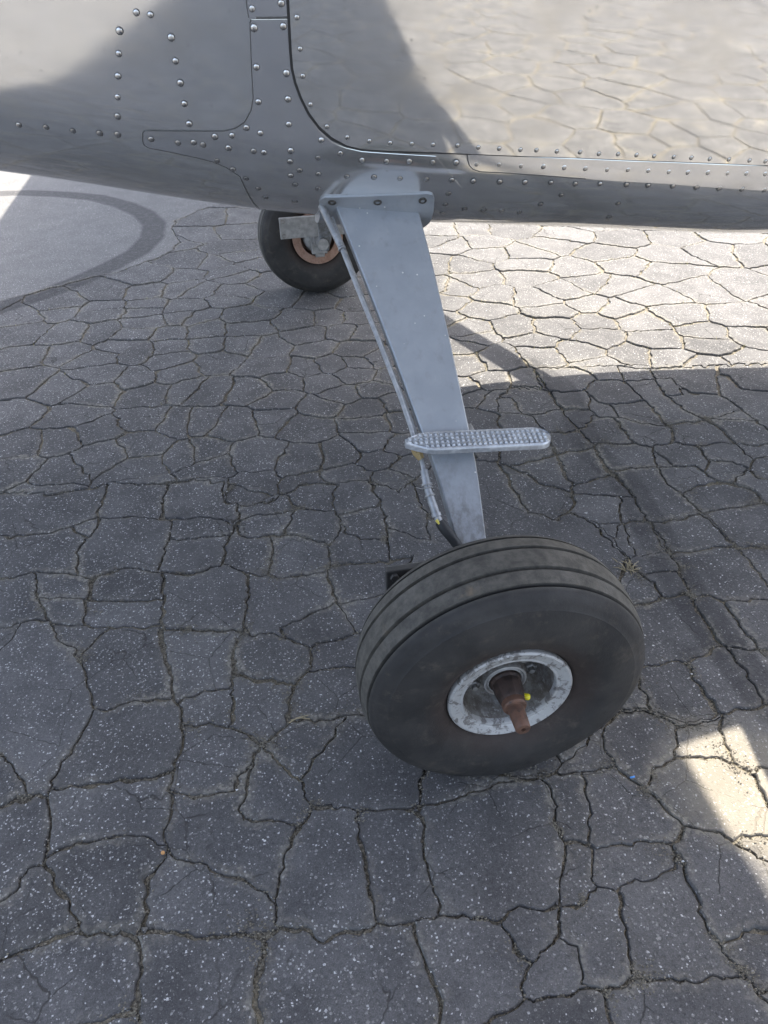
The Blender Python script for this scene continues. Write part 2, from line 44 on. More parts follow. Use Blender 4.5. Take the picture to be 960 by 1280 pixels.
CRACKS = [[(-1.0076, 1.0382), (-0.9723, 1.0353), (-0.9101, 1.0208), (-0.8578, 1.0039), (-0.8075, 1.0016), (-0.7621, 1.0004), (-0.7209, 1.0178)], [(-0.7308, 1.0176), (-0.6445, 0.9892), (-0.5053, 0.9698)], [(-0.7247, 1.0248), (-0.7319, 0.9468), (-0.7421, 0.8999), (-0.7393, 0.8476), (-0.7462, 0.7997), (-0.7639, 0.7719), (-0.7724, 0.7276), (-0.7697, 0.6681), (-0.7626, 0.6292)], [(-1.0675, 0.9085), (-0.9378, 0.8195), (-0.8875, 0.82), (-0.8423, 0.8258), (-0.8016, 0.8353), (-0.7792, 0.8442), (-0.7358, 0.8576)], [(-0.8066, 0.8407), (-0.7743, 0.8021), (-0.7545, 0.7741)], [(-0.745, 0.857), (-0.6845, 0.8477), (-0.626, 0.8342), (-0.587, 0.821), (-0.5577, 0.8058), (-0.5049, 0.8031)], [(-0.5754, 0.9892), (-0.5742, 0.9518), (-0.5825, 0.8985), (-0.5903, 0.8138)], [(-0.5577, 0.8142), (-0.5582, 0.7328), (-0.5682, 0.6812), (-0.5802, 0.6396), (-0.5682, 0.5878)], [(-0.5628, 0.7355), (-0.537, 0.7201), (-0.5092, 0.7216), (-0.4117, 0.7147)], [(-1.0119, 0.6653), (-0.9316, 0.6693), (-0.8973, 0.6686), (-0.8618, 0.6746), (-0.8229, 0.6602), (-0.7819, 0.6439), (-0.7321, 0.623), (-0.6854, 0.6334), (-0.6421, 0.6393), (-0.5972, 0.622), (-0.5703, 0.6089), (-0.5016, 0.5938)], [(-0.8652, 0.6814), (-0.8461, 0.6431), (-0.8417, 0.6014), (-0.8226, 0.5453), (-0.8001, 0.503), (-0.7752, 0.4383), (-0.7355, 0.4012), (-0.7243, 0.3712), (-0.709, 0.3359), (-0.6873, 0.233)], [(-0.732, 0.6298), (-0.7327, 0.5508), (-0.7305, 0.5122), (-0.7327, 0.4683)], [(-0.8387, 0.5809), (-0.8105, 0.5747), (-0.7327, 0.5508), (-0.6771, 0.5352), (-0.6177, 0.5219), (-0.5624, 0.52)], [(-0.9709, 0.4855), (-0.8986, 0.4977), (-0.8608, 0.5073), (-0.826, 0.5149), (-0.7959, 0.5011)], [(-0.9425, 0.361), (-0.8864, 0.4344), (-0.869, 0.4647), (-0.8598, 0.5125)], [(-0.8031, 0.504), (-0.786, 0.4877), (-0.7364, 0.4755), (-0.7031, 0.4634), (-0.6699, 0.45), (-0.6131, 0.4404), (-0.5618, 0.4389)], [(-0.5701, 0.6018), (-0.5663, 0.5136), (-0.567, 0.4512), (-0.561, 0.391), (-0.5543, 0.3021), (-0.5455, 0.2347)], [(-0.5683, 0.4242), (-0.5034, 0.41)], [(-0.6756, 0.4571), (-0.6989, 0.4214), (-0.7157, 0.3969), (-0.7258, 0.3669)], [(-0.4434, 0.9448), (-0.4378, 0.8649), (-0.4016, 0.8288), (-0.3646, 0.8257), (-0.3131, 0.8472), (-0.2684, 0.8689)], [(-0.2752, 0.8748), (-0.2555, 0.7895), (-0.2203, 0.7705), (-0.1619, 0.7512)], [(-0.4034, 0.7468), (-0.4399, 0.7787), (-0.4879, 0.8002), (-0.5527, 0.8057)], [(-0.4119, 0.7472), (-0.3669, 0.783), (-0.3059, 0.7795), (-0.2511, 0.7846)], [(-0.4033, 0.8372), (-0.3941, 0.7892), (-0.4101, 0.7438)], [(-0.4102, 0.7579), (-0.3944, 0.7121), (-0.3719, 0.6922), (-0.3255, 0.6816), (-0.2895, 0.6881), (-0.2677, 0.7601), (-0.2528, 0.7909)], [(-0.2942, 0.6892), (-0.2663, 0.6828), (-0.2228, 0.6483), (-0.196, 0.6278), (-0.1749, 0.652), (-0.1613, 0.7042), (-0.1676, 0.7608)], [(-0.1682, 0.7446), (-0.1538, 0.8215), (-0.1335, 0.8845)], [(-0.163, 0.7115), (-0.1504, 0.6563), (-0.1182, 0.6342), (-0.0468, 0.6095)], [(-0.0596, 0.8773), (-0.0498, 0.7748), (-0.0516, 0.6997), (-0.0477, 0.6577), (-0.0514, 0.6092), (-0.0612, 0.5366)], [(-0.1696, 0.7345), (-0.1126, 0.7402), (-0.0608, 0.7499), (-0.0456, 0.7687)], [(-0.0517, 0.661), (-0.0217, 0.6367), (0.0029, 0.6114), (0.0462, 0.5882)], [(-0.4361, 0.6053), (-0.4313, 0.6576), (-0.4215, 0.6937), (-0.4059, 0.758)], [(-0.5482, 0.6043), (-0.5107, 0.5937), (-0.4719, 0.6026), (-0.4355, 0.6123), (-0.4059, 0.5788), (-0.3846, 0.5608), (-0.3409, 0.551), (-0.327, 0.6245), (-0.3253, 0.6894)], [(-0.3448, 0.5543), (-0.3202, 0.5333), (-0.2701, 0.535), (-0.2201, 0.5325), (-0.2036, 0.5509), (-0.1915, 0.6392)], [(-0.2125, 0.5485), (-0.2059, 0.4739), (-0.1996, 0.4237), (-0.1897, 0.3675), (-0.1794, 0.3198)], [(-0.2081, 0.551), (-0.1328, 0.5483), (-0.0733, 0.5439), (-0.0044, 0.5453)], [(-0.2039, 0.4232), (-0.153, 0.4293), (-0.1047, 0.4266), (-0.0696, 0.4358)], [(-0.384, 0.5677), (-0.3913, 0.4826), (-0.4044, 0.3832)], [(-0.5438, 0.419), (-0.4641, 0.4), (-0.4002, 0.3844)], [(-0.4069, 0.3929), (-0.3894, 0.3711), (-0.3493, 0.3659), (-0.3253, 0.3497), (-0.3023, 0.3268), (-0.2735, 0.3046)], [(-0.3258, 0.3441), (-0.3231, 0.3747), (-0.2743, 0.3976), (-0.1997, 0.4247)], [(-0.2766, 0.3127), (-0.28, 0.2604), (-0.2941, 0.2396)], [(-0.2954, 0.2432), (-0.2528, 0.2446), (-0.1995, 0.2428), (-0.1533, 0.2474)], [(-0.2806, 0.3052), (-0.2636, 0.3148), (-0.223, 0.3164), (-0.181, 0.325), (-0.1341, 0.3253)], [(-0.4392, 0.2698), (-0.382, 0.247), (-0.35, 0.2305), (-0.3179, 0.2203), (-0.2884, 0.2461)], [(-0.3167, 0.2251), (-0.3296, 0.171), (-0.3382, 0.134)], [(-0.4016, 0.3936), (-0.4285, 0.3336), (-0.4355, 0.2683), (-0.4366, 0.1941), (-0.4416, 0.1554)], [(-0.5426, 0.2173), (-0.4945, 0.237), (-0.4323, 0.24)], [(-0.905, 0.2666), (-0.8525, 0.2583), (-0.8132, 0.253), (-0.7396, 0.2468), (-0.665, 0.2339), (-0.6163, 0.2431), (-0.5559, 0.2299), (-0.5413, 0.2291)], [(-0.5491, 0.2634), (-0.5459, 0.2311), (-0.5303, 0.2015), (-0.5244, 0.1438), (-0.5286, 0.1091), (-0.5395, 0.0772), (-0.5425, 0.0238), (-0.5434, -0.0217), (-0.5471, -0.0404), (-0.5439, -0.0741), (-0.5459, -0.0906)], [(-0.6904, 0.2145), (-0.7046, 0.1765), (-0.7255, 0.1397), (-0.7346, 0.0913), (-0.7337, 0.054), (-0.7205, 0.0059), (-0.7192, -0.0326), (-0.7209, -0.0538)], [(-0.6928, 0.2069), (-0.6838, 0.2414)], [(-0.8627, 0.0656), (-0.8156, 0.0662), (-0.7911, 0.074), (-0.7699, 0.0774), (-0.7308, 0.0691)], [(-0.9186, 0.2565), (-0.8142, 0.1529), (-0.7949, 0.1206), (-0.7677, 0.0736)], [(-0.7224, -0.0434), (-0.7025, -0.0338), (-0.6569, -0.034), (-0.6233, -0.0363), (-0.5808, -0.0429), (-0.5415, -0.0714)], [(-0.7222, -0.0473), (-0.6972, -0.104), (-0.6813, -0.1365), (-0.6664, -0.1636), (-0.6599, -0.1794)], [(-0.8168, -0.1894), (-0.7669, -0.1868), (-0.731, -0.183), (-0.6948, -0.1772), (-0.6585, -0.1764)], [(-0.664, -0.1757), (-0.6263, -0.1856), (-0.58, -0.1971), (-0.5341, -0.2047), (-0.4806, -0.2197), (-0.4501, -0.226), (-0.4155, -0.2331), (-0.3883, -0.2298)], [(-0.5438, -0.0852), (-0.5669, -0.114), (-0.5728, -0.155), (-0.5764, -0.194), (-0.575, -0.25), (-0.5748, -0.2848), (-0.578, -0.3545)], [(-0.5463, -0.0714), (-0.5247, -0.0963), (-0.4917, -0.1122), (-0.4633, -0.1313), (-0.4282, -0.1476)], [(-0.7377, 0.0813), (-0.6766, 0.0709), (-0.6319, 0.0694), (-0.537, 0.0632)], [(-0.8301, -0.1309), (-0.762, -0.0904), (-0.7443, -0.0548), (-0.7179, -0.0502)], [(-0.5455, 0.0296), (-0.4957, 0.0191), (-0.4421, 0.0103), (-0.4318, 0.0431), (-0.4022, 0.0606)], [(-0.4748, 0.1584), (-0.4375, 0.1435), (-0.4143, 0.1201), (-0.3908, 0.1007)], [(-0.5305, 0.1694), (-0.4678, 0.1562)], [(-0.4344, 0.2817), (-0.4387, 0.1816), (-0.4431, 0.1411)], [(-0.7698, -0.3155), (-0.6156, -0.3013), (-0.5949, -0.299), (-0.5729, -0.2942)], [(-0.2322, 0.125), (-0.2658, 0.08), (-0.3148, 0.0282), (-0.3311, 0.0142), (-0.3219, -0.0348), (-0.3151, -0.0454)], [(-0.3393, 0.1223), (-0.333, 0.1494), (-0.3282, 0.1781)], [(-0.3354, 0.1289), (-0.3617, 0.1082), (-0.3869, 0.0984), (-0.4104, 0.1149), (-0.4314, 0.1375)], [(-0.3408, 0.139), (-0.2847, 0.1269), (-0.2346, 0.1217), (-0.1901, 0.1201), (-0.1583, 0.1152)], [(-0.3889, 0.1022), (-0.3604, 0.0486), (-0.3287, 0.0113)], [(-0.3853, 0.102), (-0.4143, 0.0389), (-0.4343, -0.024), (-0.4296, -0.044), (-0.3852, -0.0471), (-0.3399, -0.0734)], [(-0.3202, -0.0417), (-0.2615, -0.0541), (-0.2067, -0.069), (-0.1415, -0.076)], [(-0.1459, -0.0791), (-0.1368, -0.0544), (-0.1182, -0.0138), (-0.1057, 0.0322)], [(-0.1478, -0.075), (-0.1336, -0.078), (-0.0806, -0.0762), (-0.0183, -0.0662), (0.0332, -0.0566), (0.0729, -0.0651), (0.1294, -0.0711)], [(-0.139, -0.0732), (-0.1417, -0.1234), (-0.1525, -0.1568), (-0.1527, -0.2019), (-0.1528, -0.2339), (-0.1528, -0.2573)], [(-0.3148, -0.0398), (-0.3427, -0.0717), (-0.3688, -0.1172), (-0.3833, -0.1646), (-0.3857, -0.2262), (-0.4086, -0.243)], [(-0.2448, -0.055), (-0.2477, -0.1251), (-0.2462, -0.1932), (-0.2487, -0.2519)], [(-0.3885, -0.2252), (-0.3403, -0.243), (-0.3249, -0.2584), (-0.2961, -0.2473), (-0.2461, -0.2492), (-0.1977, -0.2603), (-0.1632, -0.2549), (-0.15, -0.2544)], [(-0.1971, -0.2575), (-0.2019, -0.279), (-0.195, -0.3134), (-0.1905, -0.3545), (-0.1995, -0.4316)], [(-0.1556, -0.2537), (-0.1217, -0.2635), (-0.0745, -0.2784), (-0.0397, -0.2678), (-0.0178, -0.2801), (0.0191, -0.2801), (0.0499, -0.2837)], [(-0.406, -0.2389), (-0.4166, -0.286), (-0.4169, -0.3873)], [(-0.4547, -0.226), (-0.4373, -0.2229), (-0.404, -0.243)], [(-0.0728, -0.275), (-0.0666, -0.3166), (-0.0501, -0.3411), (-0.0689, -0.3664), (-0.0779, -0.3844)], [(-0.0527, -0.342), (-0.0211, -0.3307), (0.0013, -0.3187), (0.0176, -0.2774)], [(-0.0742, -0.3813), (-0.1066, -0.393), (-0.1362, -0.3973), (-0.1956, -0.4324)], [(-0.0792, -0.3813), (-0.0491, -0.3921), (-0.0042, -0.3956)], [(0.0672, -0.0603), (0.0686, -0.1241), (0.0606, -0.16), (0.0602, -0.1899), (0.0345, -0.241), (0.018, -0.2828)], [(0.2053, 0.0063), (0.2446, 0.0266), (0.2788, 0.0292), (0.3009, 0.0178), (0.3262, 0.0024), (0.3382, -0.0222)], [(0.3186, 0.1098), (0.3135, 0.0661), (0.3061, 0.0146)], [(0.4244, -0.0095), (0.4244, 0.0489), (0.4275, 0.1109)], [(0.333, -0.0195), (0.3709, -0.017), (0.3987, -0.0165), (0.4244, -0.0057), (0.4702, -0.009), (0.5025, -0.0025), (0.5209, -0.0031), (0.5837, -0.0059)], [(0.2104, 0.0124), (0.1963, -0.0327), (0.1982, -0.0746), (0.2071, -0.0994), (0.2274, -0.1204), (0.2398, -0.1554), (0.2496, -0.2014)], [(0.3392, -0.0154), (0.3027, -0.0735), (0.2564, -0.0928), (0.2244, -0.1232)], [(0.2996, -0.0726), (0.3343, -0.0833), (0.3673, -0.0903), (0.3893, -0.1068), (0.4017, -0.126)], [(0.4268, -0.0016), (0.4044, -0.0402), (0.3971, -0.0758), (0.3884, -0.1104)], [(0.3998, -0.1204), (0.4031, -0.1523), (0.3984, -0.1943), (0.4027, -0.2504)], [(0.3967, -0.1233), (0.4417, -0.1267), (0.5616, -0.1412)], [(0.0969, -0.0566), (0.1002, -0.0652), (0.1422, -0.0742), (0.2022, -0.0763)], [(0.1409, -0.07), (0.1272, -0.1155), (0.1131, -0.1546), (0.0986, -0.1949)], [(0.0571, -0.1876), (0.0997, -0.1918), (0.1066, -0.2029), (0.1375, -0.207), (0.1825, -0.2116), (0.2241, -0.2228), (0.2517, -0.1959)], [(0.246, -0.1979), (0.2729, -0.2036), (0.2956, -0.2233), (0.3123, -0.2438), (0.3303, -0.2379), (0.3671, -0.2432), (0.4771, -0.257)], [(0.3108, -0.2416), (0.3303, -0.2688), (0.343, -0.2807), (0.4332, -0.3171)], [(0.1005, -0.1886), (0.0927, -0.2189), (0.078, -0.2479), (0.081, -0.2619), (0.1032, -0.2739)], [(0.0977, -0.2732), (0.138, -0.265), (0.1699, -0.2649), (0.2041, -0.2608), (0.2172, -0.2404), (0.2253, -0.2197)], [(0.2172, -0.2373), (0.2185, -0.2683), (0.2135, -0.3026), (0.2049, -0.3262), (0.2024, -0.3542), (0.2107, -0.3736)], [(0.101, -0.2698), (0.099, -0.2958), (0.0913, -0.3312), (0.089, -0.3543), (0.0778, -0.3821), (0.0801, -0.3976)], [(0.2068, -0.3718), (0.2419, -0.3683), (0.2694, -0.3661), (0.2895, -0.3642), (0.3944, -0.3704)], [(0.2091, -0.3693), (0.2167, -0.3959), (0.2198, -0.4187), (0.2281, -0.4454), (0.2856, -0.5194)], [(0.0772, -0.3947), (0.1086, -0.4031), (0.1474, -0.4074), (0.1845, -0.4078), (0.222, -0.4167)], [(0.0136, -0.2799), (0.0392, -0.2876), (0.0619, -0.2753), (0.0836, -0.26)], [(-0.0002, -0.3165), (0.0179, -0.3395), (0.0187, -0.3625), (0.0111, -0.3902), (0.0321, -0.4003)], [(-0.0306, -0.3935), (-0.0052, -0.3957), (0.0159, -0.393), (0.0293, -0.3993), (0.0499, -0.3982), (0.0825, -0.3951)], [(0.0294, -0.397), (0.0288, -0.4184), (0.0218, -0.4766)], [(0.224, -0.4414), (0.256, -0.4405), (0.337, -0.449)], [(0.5646, 0.592), (0.5559, 0.5119), (0.546, 0.4395), (0.5475, 0.392), (0.5339, 0.328), (0.5277, 0.28), (0.5166, 0.242), (0.5185, 0.2027), (0.512, 0.1424), (0.5156, 0.12)], [(0.6978, 0.5463), (0.7068, 0.4773), (0.7053, 0.4194), (0.708, 0.3711), (0.7105, 0.3249), (0.6996, 0.2361)], [(0.5147, 0.1282), (0.5177, 0.0832), (0.5136, 0.0402), (0.5062, -0.0092)], [(0.3, 0.1189), (0.3296, 0.1216), (0.3613, 0.1231), (0.4027, 0.1255), (0.428, 0.1142), (0.4866, 0.1302), (0.5089, 0.1371), (0.5439, 0.1265), (0.5707, 0.1176), (0.7328, 0.0933)], [(0.4284, 0.1187), (0.4233, 0.0653), (0.4278, 0.0273), (0.4265, -0.0118)], [(0.3156, 0.1246), (0.3187, 0.099), (0.3139, 0.0625), (0.308, 0.0135)], [(0.4227, -0.008), (0.4586, -0.0074), (0.5068, -0.0052), (0.5838, -0.0057)], [(0.3114, 0.0159), (0.2828, 0.0332), (0.2563, 0.039), (0.2291, 0.0279)], [(0.3059, 0.0196), (0.3353, -0.003), (0.3592, -0.0203), (0.3924, -0.0202), (0.4308, -0.0064)], [(0.5848, 0.2553), (0.5826, 0.2142), (0.5765, 0.1647), (0.5707, 0.1176), (0.5787, 0.0868), (0.6298, -0.0477)], [(0.5233, 0.2802), (0.5663, 0.2783), (0.5845, 0.2503), (0.6167, 0.2465), (0.8344, 0.2325)], [(0.359, 0.2878), (0.3988, 0.285), (0.4456, 0.2915), (0.4663, 0.2938), (0.5326, 0.2845)], [(0.4568, 0.3717), (0.469, 0.3283), (0.4659, 0.2884)], [(0.4518, 0.4321), (0.4417, 0.3856), (0.4581, 0.367), (0.495, 0.3698), (0.5451, 0.36)], [(0.4507, 0.4172), (0.4417, 0.4632), (0.4334, 0.54), (0.4157, 0.5879), (0.3901, 0.62)], [(0.4455, 0.4252), (0.4993, 0.4302), (0.551, 0.4257)], [(0.4988, 0.5546), (0.4758, 0.4799), (0.4724, 0.4217)], [(0.428, 0.5617), (0.4965, 0.5472), (0.5563, 0.5536)], [(0.5465, 0.4263), (0.5988, 0.4195), (0.6538, 0.423), (0.71, 0.4168)], [(0.7015, 0.4012), (0.7575, 0.3994), (0.9381, 0.3746)], [(0.5563, 0.539), (0.6401, 0.5362), (0.7038, 0.5411)], [(0.5802, 1.4037), (0.5719, 1.2758), (0.5719, 1.1846), (0.5659, 1.0835), (0.566, 1.0033), (0.5718, 0.9041), (0.5637, 0.8149), (0.5665, 0.7547), (0.5757, 0.6957), (0.5724, 0.6362), (0.5595, 0.5596), (0.5576, 0.4752), (0.5455, 0.411)], [(0.8424, 1.3506), (0.8191, 1.2147), (0.8271, 1.1045), (0.8199, 0.9894), (0.8242, 0.9104)], [(0.7098, 1.37), (0.7455, 1.3097), (0.7428, 1.2619), (0.819, 1.2335), (0.9295, 1.2263)], [(0.4609, 1.2758), (0.5592, 1.2418), (0.6127, 1.2013), (0.6787, 1.1941), (0.7158, 1.2402), (0.751, 1.2685)], [(0.6837, 1.2107), (0.69, 1.1207), (0.7399, 1.1), (0.8335, 1.1089)], [(0.6508, 1.0977), (0.6494, 1.0469), (0.7203, 1.0216), (0.7508, 0.9823), (0.8092, 0.9525), (0.9001, 0.9541), (0.9536, 0.9501)], [(0.7203, 1.1196), (0.7047, 1.0165)], [(0.5272, 1.1054), (0.5976, 1.1007), (0.6505, 1.0879), (0.6903, 1.1939)], [(0.6572, 1.0726), (0.5879, 0.998), (0.5501, 0.977)], [(0.6969, 1.0404), (0.6842, 0.9441), (0.6798, 0.8769)], [(0.5661, 0.9131), (0.6311, 0.8973), (0.6803, 0.8855), (0.7199, 0.8544), (0.798, 0.8583)], [(0.8297, 0.9281), (0.789, 0.8596), (0.8458, 0.8303)], [(0.9042, 1.165), (0.9115, 1.1013), (0.9166, 1.0148), (0.9502, 0.9451)], [(0.9261, 1.2389), (0.9052, 1.1565), (0.9043, 1.1208), (0.9547, 1.1173), (0.9719, 1.1891)], [(0.945, 1.3133), (0.923, 1.2268), (0.9709, 1.2149), (0.9692, 1.1776), (0.9898, 1.1176), (1.0547, 1.0927), (1.156, 1.2683)], [(1.0525, 1.0992), (1.0703, 1.045), (1.068, 0.9294), (1.0915, 0.7113)], [(1.1157, 1.2102), (1.1395, 1.1922), (1.1379, 1.0992), (1.4, 1.0075)], [(0.9468, 0.9579), (0.9553, 0.879), (0.952, 0.8063), (0.9485, 0.7303)], [(0.9409, 0.9493), (0.9848, 0.9575), (1.05, 0.9824), (1.0739, 0.9722)], [(0.951, 0.9537), (1.0347, 0.9295), (1.0744, 0.9145)], [(0.842, 0.8408), (0.8342, 0.751), (0.7912, 0.7064)], [(0.8346, 0.824), (0.9179, 0.8288), (0.9535, 0.812)], [(0.8302, 0.7606), (0.8879, 0.7383), (0.9205, 0.704), (0.9556, 0.7454)], [(0.9218, 0.7116), (0.9122, 0.6544), (1.0699, 0.5552)], [(0.7231, 0.8641), (0.6873, 0.759), (0.6881, 0.7456), (0.6787, 0.684), (0.6944, 0.6316), (0.7023, 0.5433), (0.7086, 0.4822), (0.7051, 0.4207)], [(0.7122, 0.8426), (0.7264, 0.7765), (0.7306, 0.7554), (0.682, 0.7519)], [(0.5604, 0.7697), (0.6309, 0.7657), (0.6926, 0.7583)], [(0.7256, 0.7566), (0.7908, 0.7412), (0.7978, 0.7133), (0.8094, 0.6605)], [(0.6882, 0.629), (0.741, 0.6509), (0.8081, 0.6662), (0.8438, 0.6516), (0.9278, 0.709)], [(0.3112, 0.85), (0.3882, 0.8632), (0.4435, 0.8708), (0.4883, 0.8882), (0.5761, 0.8875)], [(0.4676, 1.0097), (0.4634, 0.9227), (0.4545, 0.8408), (0.4461, 0.7637), (0.4529, 0.7179)], [(0.4462, 0.7231), (0.5008, 0.7382), (0.5572, 0.7505), (0.5726, 0.7492)], [(0.288, 0.8909), (0.3226, 0.845), (0.3548, 0.811), (0.3644, 0.7576), (0.393, 0.7384), (0.4335, 0.7019)], [(0.4578, 0.7298), (0.4298, 0.7053), (0.4229, 0.671), (0.389, 0.6212), (0.3449, 0.5872)], [(0.2981, 0.8863), (0.2984, 0.773), (0.2986, 0.7117), (0.3014, 0.6414), (0.3289, 0.6239), (0.353, 0.5871)], [(0.3858, 0.6251), (0.4118, 0.5936), (0.4359, 0.5555), (0.4449, 0.501), (0.4478, 0.4503), (0.4416, 0.3816)], [(0.3524, 0.599), (0.3317, 0.5268), (0.3043, 0.4731)], [(0.4218, 0.6906), (0.4937, 0.6723), (0.5425, 0.655), (0.5774, 0.6424)], [(0.4902, 0.5528), (0.5486, 0.5512), (0.5654, 0.5641)], [(0.4403, 0.4904), (0.4951, 0.5526), (0.5462, 0.6631)], [(0.5514, 0.5393), (0.6157, 0.5357), (0.7077, 0.5437)], [(0.841, 0.6556), (0.8785, 0.6007), (0.8713, 0.5552), (0.9201, 0.35)], [(0.697, 0.5428), (0.7907, 0.5509), (0.8771, 0.5534)], [(0.4476, 1.2265), (0.4431, 1.13), (0.4444, 1.0992)], [(0.4542, 1.1081), (0.4701, 1.0903), (0.4656, 1.0119), (0.4676, 0.9961), (0.5256, 0.9821), (0.5732, 0.9828)], [(0.3729, 1.1404), (0.4151, 1.1201), (0.4728, 1.0979), (0.5475, 1.1051)], [(0.944, 0.8159), (1.0071, 0.7931), (1.2719, 0.832)], [(0.4517, 1.2108), (0.4042, 1.2207)], [(0.9429, 0.7371), (0.9967, 0.7397), (1.0958, 0.7162)], [(0.2379, 0.9727), (0.1782, 0.6699), (0.1117, 0.4344)], [(0.0473, 0.8413), (0.051, 0.6657), (0.033, 0.5152)], [(0.0461, 0.6655), (0.1782, 0.6699), (0.2471, 0.6206)], [(-0.0045, 0.2682), (0.149, 0.3287), (0.2511, 0.2345)], [(0.1118, 0.446), (0.149, 0.3287), (0.0798, 0.1231), (0.1117, -0.0546)], [(-0.0362, 0.1484), (0.0798, 0.1231), (0.2103, 0.1349)], [(-0.002, 0.551), (-0.0901, 0.4072), (-0.1406, 0.3212), (-0.1595, 0.2367), (-0.1636, 0.1185), (-0.1056, 0.0262), (-0.0437, -0.0363), (0.0881, -0.0693)], [(-0.4368, -0.1434), (-0.3995, -0.1643), (-0.3829, -0.1949)], [(0.4494, 0.4281), (0.3791, 0.3279), (0.3269, 0.195), (0.297, 0.0956), (0.2472, 0.0389), (0.0816, -0.0706)]]
ZONE = [(-1.0638, 1.0472), (-1.0026, 1.0378), (-0.9723, 1.0353), (-0.9101, 1.0208), (-0.8578, 1.0041), (-0.8076, 1.0025), (-0.7632, 1.0009), (-0.7261, 1.0159), (-0.6445, 0.9892), (-0.5105, 0.9705), (-0.4428, 0.9363), (-0.4383, 0.865), (-0.4017, 0.8281), (-0.364, 0.8264), (-0.3126, 0.8466), (-0.2743, 0.8669), (-0.2021, 0.9029), (-0.1365, 0.876), (-0.0597, 0.8695), (0.0099, 0.797), (0.0906, 0.8732), (0.2359, 0.9625), (0.2501, 0.8959), (0.302, 0.8836), (0.3995, 1.2092), (0.4667, 1.2738), (0.5586, 1.2401), (0.5794, 1.3911), (0.7136, 1.3636), (0.8401, 1.3381), (0.9409, 1.3007), (1.1468, 1.2553), (1.3121, 1.232), (1.5094, 1.1886), (0.2754, -0.5213), (-0.7825, -0.3058)]

# ------------------------------------------------------------------ node helpers and materials
class NB:
    def __init__(s, name):
        s.m = bpy.data.materials.new(name); s.m.use_nodes = True; s.t = s.m.node_tree; s.t.nodes.clear()
        s.out = s.n('ShaderNodeOutputMaterial'); s.b = s.n('ShaderNodeBsdfPrincipled'); s.l(s.b.outputs[0], s.out.inputs[0])
    def n(s, t, **k):
        n = s.t.nodes.new(t)
        for a, v in k.items(): setattr(n, a, v)
        return n
    def l(s, a, b): s.t.links.new(a, b)
    def put(s, i, v):
        if hasattr(v, 'is_linked') or isinstance(v, bpy.types.NodeSocket): s.l(v, i)
        else: i.default_value = v
    def math(s, op, a, b=0., c=0., clamp=False):
        n = s.n('ShaderNodeMath', operation=op, use_clamp=clamp); s.put(n.inputs[0], a); s.put(n.inputs[1], b); s.put(n.inputs[2], c); return n.outputs[0]
    def mix(s, f, a, b):
        n = s.n('ShaderNodeMix', data_type='RGBA'); s.put(n.inputs[0], f); s.put(n.inputs[6], a); s.put(n.inputs[7], b); return n.outputs[2]
    def pos(s, scale=(1, 1, 1), obj=False):
        if obj: p = s.n('ShaderNodeTexCoord').outputs['Object']
        else: p = s.n('ShaderNodeNewGeometry').outputs['Position']
        m = s.n('ShaderNodeMapping'); s.l(p, m.inputs[0]); m.inputs['Scale'].default_value = scale; return m.outputs[0]
    def noise(s, v, scale, detail=4, rough=.55, dist=0.):
        n = s.n('ShaderNodeTexNoise'); s.l(v, n.inputs['Vector']); n.inputs['Scale'].default_value = scale
        n.inputs['Detail'].default_value = detail; n.inputs['Roughness'].default_value = rough; n.inputs['Distortion'].default_value = dist; return n.outputs['Fac']
    def voro(s, v, scale, feature='F1', rnd=1.):
        n = s.n('ShaderNodeTexVoronoi', feature=feature); s.l(v, n.inputs['Vector']); n.inputs['Scale'].default_value = scale; n.inputs['Randomness'].default_value = rnd; return n
    def ramp(s, f, lo, hi, a=0., b=1., smooth=True):
        n = s.n('ShaderNodeMapRange', interpolation_type='SMOOTHSTEP' if smooth else 'LINEAR'); s.put(n.inputs[0], f)
        for i, v in zip((1, 2, 3, 4), (lo, hi, a, b)): n.inputs[i].default_value = v
        return n.outputs[0]
    def bump(s, h, strength=.3, dist=.002, prev=None):
        n = s.n('ShaderNodeBump'); s.l(h, n.inputs['Height']); n.inputs['Strength'].default_value = strength; n.inputs['Distance'].default_value = dist
        if prev is not None: s.l(prev, n.inputs['Normal'])
        return n.outputs[0]
    def done(s, col, rough=.6, metal=0., normal=None, spec=None):
        s.put(s.b.inputs['Base Color'], col); s.put(s.b.inputs['Roughness'], rough); s.put(s.b.inputs['Metallic'], metal)
        if normal is not None: s.l(normal, s.b.inputs['Normal'])
        if spec is not None: s.b.inputs['Specular IOR Level'].default_value = spec
        return s.m
C4 = lambda r, g, b: (r, g, b, 1)

def stain(b, p, pts, w0, w1):
    """soft mask of a tyre mark along a chain of ground points (shape of its own on the pavement)"""
    sep = b.n('ShaderNodeSeparateXYZ'); b.l(p, sep.inputs[0]); best = None
    for (x0, y0), (x1, y1) in zip(pts[:-1], pts[1:]):
        dx, dy = x1-x0, y1-y0; L2 = dx*dx+dy*dy+1e-9
        ax = b.math('SUBTRACT', sep.outputs[0], x0); ay = b.math('SUBTRACT', sep.outputs[1], y0)
        t = b.math('DIVIDE', b.math('ADD', b.math('MULTIPLY', ax, dx), b.math('MULTIPLY', ay, dy)), L2, clamp=True)
        ex = b.math('SUBTRACT', ax, b.math('MULTIPLY', t, dx)); ey = b.math('SUBTRACT', ay, b.math('MULTIPLY', t, dy))
        d = b.math('SQRT', b.math('ADD', b.math('MULTIPLY', ex, ex), b.math('MULTIPLY', ey, ey)))
        best = d if best is None else b.math('MINIMUM', best, d)
    return b.ramp(best, w0, w1, 1., 0.)

